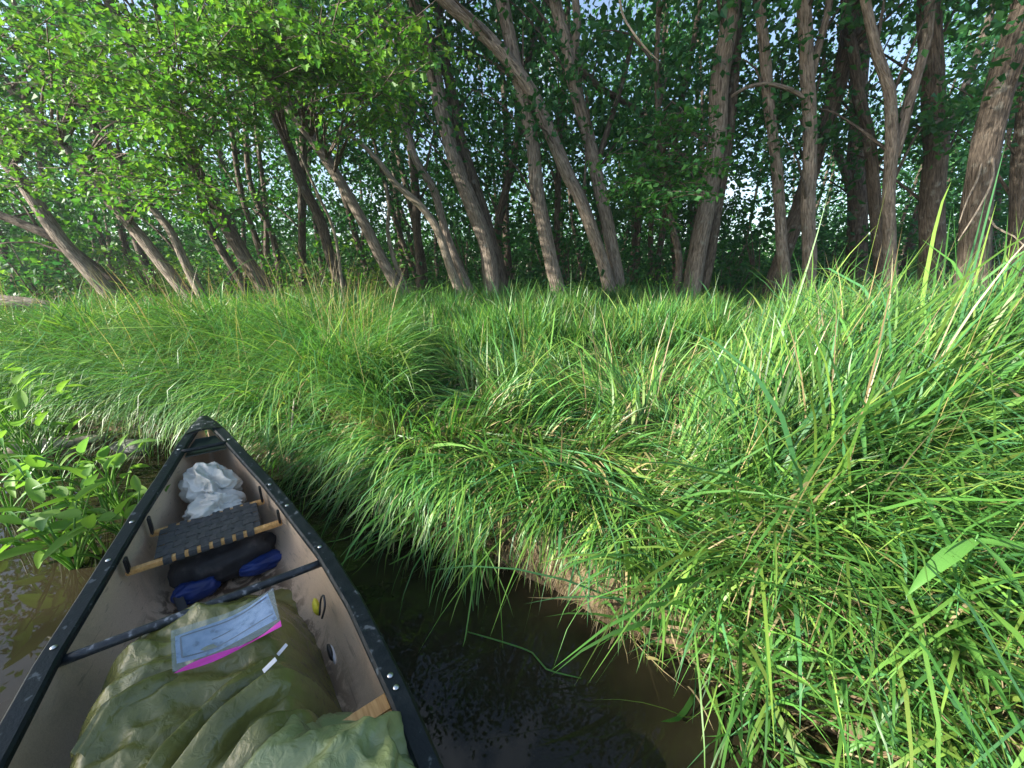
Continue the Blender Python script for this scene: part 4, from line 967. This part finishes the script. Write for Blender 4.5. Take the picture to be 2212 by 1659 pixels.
w = float(half_w(1.70)); zt = float(sheer(1.7)) - .022
part('thwart', bar('thwart', 1.69, -w + .012, zt, 1.72, w - .012, zt, .0165, M['thwart'], 14))
part('yoke', box('yoke', (2.44, 0, float(sheer(2.44)) - .03), (.062, 2 * float(half_w(2.44)) - .03, .02), M['ash'], .006))
# rivets
bm = bmesh.new(); bmesh.ops.create_uvsphere(bm, u_segments=12, v_segments=6, radius=1)
for v in bm.verts: v.co = Vector((v.co.x * .0095, v.co.y * .0095, max(0, v.co.z) * .005))
rv = bm_mesh('rivet', bm, M['steel'], True)
for (s, sd, k) in [(.10, 1, 0), (.10, -1, 0), (.35, 1, 0), (.35, -1, 0), (1.66, -1, 0), (1.66, 1, 0), (2.40, 1, 0), (2.445, 1, 0), (2.40, -1, 0), (2.445, -1, 0), (1.0, 1, 0), (1.25, 1, 0), (1.0, -1, 0), (1.25, -1, 0)]:
    o = part('rivet', rv); o.location = (s, sd * (float(half_w(s)) - .006), float(sheer(s)) + (.0155 if s > .2 else .019))
# webbed seat
ZS = .255; SA, SB = .95, 1.23
def rail(s, name='seat_rail'):
    w = float(half_w(s)) - .035; return box(name, (s, 0, ZS), (.034, 2 * w, .022), M['ash'], .004)
part('seat_rail', rail(SA)); part('seat_rail', rail(SB))
HW = .180
for sd in (-1, 1): part('seat_rail', box('seat_rail', ((SA + SB) / 2, sd * (HW + .012), ZS - .001), (SB - SA - .036, .026, .019), M['ash'], .004))
for s in (SA, SB):
    for sd in (-1, 1):
        w = float(half_w(s)); zt = float(sheer(s)) - .012
        part('seat_hanger', box('seat_hanger', (s, sd * (w - .045), (ZS + zt) / 2), (.036, .012, zt - ZS), M['blackplastic'], .003))
# woven straps
def strap(pts, wv, th=.0022):
    P = np.array(pts, float); T = np.gradient(P, axis=0); T /= np.linalg.norm(T, axis=1)[:, None]; W = np.asarray(wv, float); Nn = np.cross(T, W[None] / np.linalg.norm(W)); Nn /= np.linalg.norm(Nn, axis=1)[:, None]
    n = len(P); V = np.stack([P - W / 2 - Nn * th / 2, P + W / 2 - Nn * th / 2, P + W / 2 + Nn * th / 2, P - W / 2 + Nn * th / 2], 1).reshape(-1, 3)
    q_ = [(4 * i + j, 4 * i + (j + 1) % 4, 4 * i + 4 + (j + 1) % 4, 4 * i + 4 + j) for i in range(n - 1) for j in range(4)] + [(0, 1, 2, 3), (4 * n - 4, 4 * n - 3, 4 * n - 2, 4 * n - 1)]
    return np_mesh('strap', V, q_, None, M['webbing'], False)
NC, NL = 8, 5
pitch = 2 * HW / NC; lw = (SB - SA - .02) / NL
zt = ZS + .0145
for i in range(NC):                                               # straps running bow to stern, wrapped round both rails
    y = -HW + pitch * (i + .5); pts = [(SA - .019, y, ZS - .012), (SA - .020, y, ZS), (SA - .016, y, zt), (SA + .010, y, zt)]
    for j in range(NL): pts.append((SA + .01 + lw * (j + .5), y, zt + (.0028 if (i + j) % 2 else -.0028)))
    pts += [(SB - .010, y, zt), (SB + .016, y, zt), (SB + .020, y, ZS), (SB + .019, y, ZS - .012)]
    part('strap', strap(pts, (0, pitch * .68, 0)))
for j in range(NL):                                               # straps running across
    s = SA + .01 + lw * (j + .5); pts = [(s, -HW - .026, ZS - .012), (s, -HW - .027, ZS), (s, -HW - .022, zt - .001)]
    for i in range(NC): pts.append((s, -HW + pitch * (i + .5), zt + (-.0028 if (i + j) % 2 else .0028)))
    pts += [(s, HW + .022, zt - .001), (s, HW + .027, ZS), (s, HW + .026, ZS - .012)]
    part('strap', strap(pts, (-lw * .90, 0, 0)))

# ------------------------------------------------------------------ things lying in the canoe
CM = Matrix.Translation((BOW[0], BOW[1], 0)) @ Matrix.Rotation(th_, 4, 'Z')
def cpos(s, l, z): return CM @ Vector((s, l, z))
def ridge(v, sc, seed):
    n1 = mnoise.noise(v * sc + Vector((seed, seed * 2.3, seed * .7))); return 1 - abs(n1) * 2.2
def crumple(loc, size, seed, mat, name, label, cat, sub=5, amp=.22, sc=2.2, rz=0.0, flat=1.0, stretch=(1, 1, 1), fine=.10):
    bm = bmesh.new(); bmesh.ops.create_icosphere(bm, subdivisions=sub, radius=1)
    for v in bm.verts:
        d = v.co.normalized(); e = Vector((d.x * stretch[0], d.y * stretch[1], d.z * stretch[2]))
        wv = e + mnoise.noise_vector(e * 1.3 + Vector((seed, 0, 0))) * .35
        r = 1 + amp * (ridge(wv, sc, seed) - .3) + amp * .5 * (ridge(wv, sc * 2.1, seed + 5) - .4) + fine * .5 * (ridge(wv, sc * 4.5, seed + 9) - .4) + .12 * mnoise.noise(d * 1.1 + Vector((seed, 3, 1)))
        v.co = Vector((d.x * size[0] * r, d.y * size[1] * r, d.z * size[2] * r))
    o = link(name, bm_mesh(name, bm, mat, True)); o.location = loc; o.rotation_euler = (0, 0, th_ + rz)
    tag(o, label, cat); return o
crumple(cpos(.84, .02, .09), (.19, .17, .12), 3, M['navy'], 'dry_bag', 'dark navy bag wedged in the bow under the white cloth', 'bag', 4, .12)
crumple(cpos(.62, .0, .275), (.17, .105, .11), 8, M['whitecloth'], 'white_tarp', 'crumpled white tarp stuffed in the bow of the canoe', 'tarp', 6, .34, 1.15, .4, 1, (1, 1, 1), .05)
crumple(cpos(.84, .02, .225), (.11, .115, .085), 21, M['whitecloth'], 'white_sheet', 'smaller folded white sheet heaped nearest the seat', 'sheet', 6, .36, 1.3, 1.2, 1, (1, 1, 1), .06)
pk = empty('backpack', cpos(1.09, .03, -.035), th_); tag(pk, 'black and blue pack shoved under the webbed seat', 'backpack')
def lump_part(name, c, size, seed, mat, parent, amp=.10, sub=4):
    bm = bmesh.new(); bmesh.ops.create_icosphere(bm, subdivisions=sub, radius=1)
    for v in bm.verts:
        d = v.co.normalized(); r = 1 + amp * (ridge(d, 2.0, seed) - .3) + .1 * mnoise.noise(d * 1.4 + Vector((seed, 0, 0)))
        p = [math.copysign(abs(t) ** .8, t) for t in d]; v.co = Vector((p[0] * size[0] * r, p[1] * size[1] * r, p[2] * size[2] * r))
    o = link(name, bm_mesh(name, bm, mat, True), None, parent); o.location = c; return o
lump_part('body', (-.02, 0, .09), (.100, .22, .095), 31, M['packblack'], pk); lump_part('pocket', (.06, -.13, .035), (.06, .09, .05), 33, M['blue'], pk, .16); lump_part('pocket', (.065, .15, .045), (.05, .10, .04), 35, M['blue'], pk, .16)
sp = np.array([(.10, -.20, .06), (.17, -.18, .0), (.24, -.15, -.05), (.30, -.20, -.058)]); link('strap', strip_mesh('strap', sp, [.035, .035, .035, .03], M['blackplastic']), None, pk)

# big olive tarp over the pack: height sheet
def tarp_sheet(name, label, s0, s1, l0, l1, ztop, seed, mat, N=170, M_=130, amp=.05, dirn=(.8, .6), exps=2.6, base=-.05, sc=5.0):
    V = []; ds, dl = dirn
    for i in range(N):
        for j in range(M_):
            a = -1.04 + 2.08 * i / (N - 1); b = -1.04 + 2.08 * j / (M_ - 1)
            s = (s0 + s1) / 2 + (s1 - s0) / 2 * a; l = (l0 + l1) / 2 + (l1 - l0) / 2 * b
            rho = (abs(a) ** exps + abs(b) ** exps) ** (1 / exps)
            h = (1 - smooth01(rho, .55, 1.04)) ** .7
            x = s * ds + l * dl; y = -s * dl + l * ds
            v1 = Vector((x * 1.4, y * sc, seed)); wv = mnoise.noise_vector(Vector((x * 2.2, y * 2.2, seed + 4))) * .35; v1 = v1 + wv
            tri = lambda t: abs(2 * (t - math.floor(t + .5)))
            m1 = .5 + .9 * mnoise.noise(Vector((x * 2, y * 2, seed + 11)))
            f = tri(y * 3.6 + wv.x * 2.2 + wv.y + .4 * x) * .75 * m1 + tri(y * 8.3 + x * 2.6 + wv.y * 4.0) * .28 * (1.1 - m1) + ridge(v1, 1.0, seed) * .25 + ridge(Vector((x * 5, y * 4, seed)) + wv * 2, 1.0, seed + 7) * .22 + ridge(Vector((s * 15, l * 15, seed)) + wv * 3, 1.0, seed + 2) * .10
            z = base + (ztop - base) * float(h) + amp * (f - .35) * (.35 + .65 * float(h)) + .03 * mnoise.noise(Vector((s * 3.1, l * 3.1, seed)))
            V.append((s + .012 * wv.x, l + .012 * wv.y, z))
    q_ = [(i * M_ + j, i * M_ + j + 1, (i + 1) * M_ + j + 1, (i + 1) * M_ + j) for i in range(N - 1) for j in range(M_ - 1)]
    me = np_mesh(name, V, q_, None, mat); o = link(name, me); o.location = (BOW[0], BOW[1], 0); o.rotation_euler = (0, 0, th_)
    tag(o, label, 'tarp'); return o, V
big, bigV = tarp_sheet('olive_tarp', 'large wrinkled olive tarp covering the load behind the black thwart', 1.40, 3.02, -.40, .33, .30, 4.2, M['tarp'], amp=.105, exps=3.0, dirn=(-.21, .98))
bV = np.array(bigV)
def tarp_z(s, l):
    return float(bV[np.argmin((bV[:, 0] - s) ** 2 + (bV[:, 1] - l) ** 2), 2])
def fold_strip(path, wid, hgt, seed, mat):
    pts = []
    for (u, v) in path:
        s_, l_ = s_l(u, v, .33); pts.append((s_, l_, tarp_z(s_, l_) + .004))
    P, R_ = resample(np.array(pts), np.ones(len(pts)), .018); n = len(P); T = np.gradient(P, axis=0); T[:, 2] = 0; T /= np.linalg.norm(T, axis=1)[:, None]
    H = np.stack([-T[:, 1], T[:, 0], np.zeros(n)], -1); V = []; m = 15
    for i in range(n):
        tt = i / (n - 1); env = math.sin(math.pi * min(1, .12 + tt * .88)) ** .6
        w_ = wid * (.55 + .6 * tt) * (1 + .25 * mnoise.noise(Vector((tt * 4, seed, 0)))); h_ = hgt * env * (1 + .5 * mnoise.noise(Vector((tt * 5, seed, 4))))
        for j in range(m):
            a = -1 + 2 * j / (m - 1); zz = h_ * (1 - abs(a) ** 1.5) * (1 if a < 0 else 1 + .35 * math.sin(a * 3)); lat = a * w_ / 2 + (.35 * w_ * max(0, 1 - abs(a - .2) * 1.6) * .5)
            nn = .010 * ridge(Vector((i * .10, a * 1.6, seed)), 1.0, seed); p = P[i] + H[i] * lat
            V.append((p[0], p[1], p[2] + zz + nn - .012 * abs(a) ** 3))
    q_ = [(i * m + j, i * m + j + 1, (i + 1) * m + j + 1, (i + 1) * m + j) for i in range(n - 1) for j in range(m - 1)]
    link('fold', np_mesh('fold', V, q_, None, mat), None, big)
def s_l(u, v, z):
    p = PZ(u, v, z); return to_canoe(p[0], p[1])
fold_strip([(395, 1700), (520, 1565), (640, 1475), (742, 1432)], .13, .055, 1.5, M['tarp'])
fold_strip([(330, 1700), (430, 1560), (520, 1470), (600, 1410)], .09, .035, 4.5, M['tarp'])
fold_strip([(470, 1720), (580, 1620), (680, 1545), (735, 1500)], .12, .06, 7.5, M['tarp'])
fold_strip([(170, 1640), (260, 1540), (380, 1455)], .07, .02, 9.5, M['tarp'])
crumple(cpos(2.62, .20, .27), (.22, .20, .14), 14.3, M['tarp2'], 'tarp_bundle', 'paler green bunched tarp nearest the camera, beside the wooden yoke', 'tarp', 6, .30, 1.05, .5, 1, (1, 1, 1), .05)
crumple(cpos(2.66, .375, .22), (.11, .05, .10), 18.3, M['tarp2'], 'tarp_corner', 'folded green tarp corner pinched against the right gunwale', 'tarp', 5, .22, 1.1, .2, 1, (1, 1, 1), .05)

# map in a zip bag
def local_sheet(name, corners, mat, parent, dz, n=12, m=6, th=.0008):
    """bilinear patch between 4 corners (s,l), draped on the tarp"""
    A, B, C, D = [np.array(c, float) for c in corners]; V = []
    for i in range(n + 1):
        for j in range(m + 1):
            a, b = i / n, j / m; p = (A * (1 - a) + B * a) * (1 - b) + (D * (1 - a) + C * a) * b
            sag = -.020 * math.sin(math.pi * a) + .004 * math.sin(7 * a + 3 * b)
            V.append((p[0], p[1], mapz(a * 0 + p[0], p[1]) + sag + dz))
    q_ = [(i * (m + 1) + j, i * (m + 1) + j + 1, (i + 1) * (m + 1) + j + 1, (i + 1) * (m + 1) + j) for i in range(n) for j in range(m)]
    o = link(name, np_mesh(name, V, q_, None, mat), None, parent); return o
def s_l(u, v, z):
    p = PZ(u, v, z); return to_canoe(p[0], p[1])
mc = [s_l(375, 1365, .335), s_l(590, 1270, .345), s_l(606, 1345, .345), s_l(380, 1452, .335)]
zs_ = [tarp_z(*c) for c in mc]; zmap = max(max(zs_), max(tarp_z(s, l) for s in np.linspace(min(c[0] for c in mc), max(c[0] for c in mc), 9) for l in np.linspace(min(c[1] for c in mc), max(c[1] for c in mc), 9)) - .015) + .028
def mapz(s, l): return zmap
mapo = empty('map_bag', (BOW[0] + AX[0] * .03, BOW[1] + AX[1] * .03, 0), th_); tag(mapo, 'wet map in a clear zip bag with magenta seal, lying on the olive tarp', 'map')
local_sheet('paper', [s_l(383, 1372, .34), s_l(578, 1280, .345), s_l(598, 1332, .345), s_l(388, 1432, .335)], M['paper'], mapo, .003)
pc = [s_l(383, 1372, .34), s_l(578, 1280, .345), s_l(598, 1332, .345), s_l(388, 1432, .335)]
def lerp2(a, b): 
    A, B, C, D = [np.array(c) for c in pc]; return (A * (1 - a) + B * a) * (1 - b) + (D * (1 - a) + C * a) * b
def pline(a0, b0, a1, b1, t=.025):
    da, db = a1 - a0, b1 - b0
    if abs(da) > abs(db): cs = [lerp2(a0, b0 - t), lerp2(a1, b1 - t), lerp2(a1, b1 + t), lerp2(a0, b0 + t)]
    else: cs = [lerp2(a0 - t * .3, b0), lerp2(a0 + t * .3, b0), lerp2(a1 + t * .3, b1), lerp2(a1 - t * .3, b1)]
    A, B, C, D = cs; n = 12; V = []
    for i in range(n + 1):
        for j in (0, 1):
            a = i / n
            if abs(da) > abs(db): p = (A * (1 - a) + B * a) if j == 0 else (D * (1 - a) + C * a); aa = a0 + da * a
            else: p = (A * (1 - a) + D * a) if j == 0 else (B * (1 - a) + C * a); aa = a0
            V.append((p[0], p[1], zmap - .020 * math.sin(math.pi * aa) + .004 * math.sin(7 * aa + 3 * (b0 + (db * a if abs(db) >= abs(da) else 0))) + .0042))
    link('printed_line', np_mesh('printed_line', V, [(2 * i, 2 * i + 1, 2 * i + 3, 2 * i + 2) for i in range(n)], None, M['ink']), None, mapo)
pline(.05, .12, .97, .12); pline(.05, .12, .05, .86, .03); pline(.05, .86, .42, .86); pline(.42, .84, .98, .78, .018); pline(.33, .55, .52, .5, .02)
local_sheet('plastic_bag', mc, M['bag'], mapo, .007)
local_sheet('zip_seal', [s_l(440, 1425, .335), s_l(606, 1340, .345), s_l(608, 1350, .345), s_l(382, 1456, .335)], M['magenta'], mapo, .009)
def scrap(u, v, sz, rot, label, up=.03):
    s, l = s_l(u, v, .31); o = link('paper_tag', box('paper_tag', (0, 0, 0), (sz, sz * .32, .002), M['whitetag'], .0006)); z = tarp_z(s, l) + up
    o.location = cpos(s, l, z); o.rotation_euler = (.5, -.5, rot); tag(o, label, 'tag')
scrap(607, 1390, .036, .9, 'small white tag on the olive tarp just below the map bag'); scrap(588, 1460, .042, .7, 'second white tag tucked in a tarp fold nearer the camera', .062)
crumple(cpos(1.80, .335, .15), (.038, .014, .028), 44, M['yellow'], 'yellow_bag', 'bit of yellow fabric showing between olive tarp and right gunwale', 'bag', 4, .08)
lp = [(1.93, .33, .22), (1.91, .345, .27), (1.93, .355, .30), (1.96, .35, .275), (1.95, .335, .22)]
pp, rr = resample(np.array(lp), np.full(5, .004), .01); o = link('cord_loop', tube_mesh('cord_loop', pp, rr, M['blackplastic'], 7)); o.location = (BOW[0], BOW[1], 0); o.rotation_euler = (0, 0, th_)
tag(o, 'small black cord loop beside the yellow fabric', 'cord')
sh = empty('sandal', cpos(2.02, .345, .10), th_); sh.scale = (.65, .65, .65); tag(sh, 'black and white sandal wedged between tarp and hull wall', 'sandal')
lump_part('sole', (0, 0, 0), (.06, .012, .035), 51, M['whitetag'], sh, .04, 3); lump_part('upper', (-.01, -.012, .015), (.055, .014, .03), 53, M['blackplastic'], sh, .06, 3)
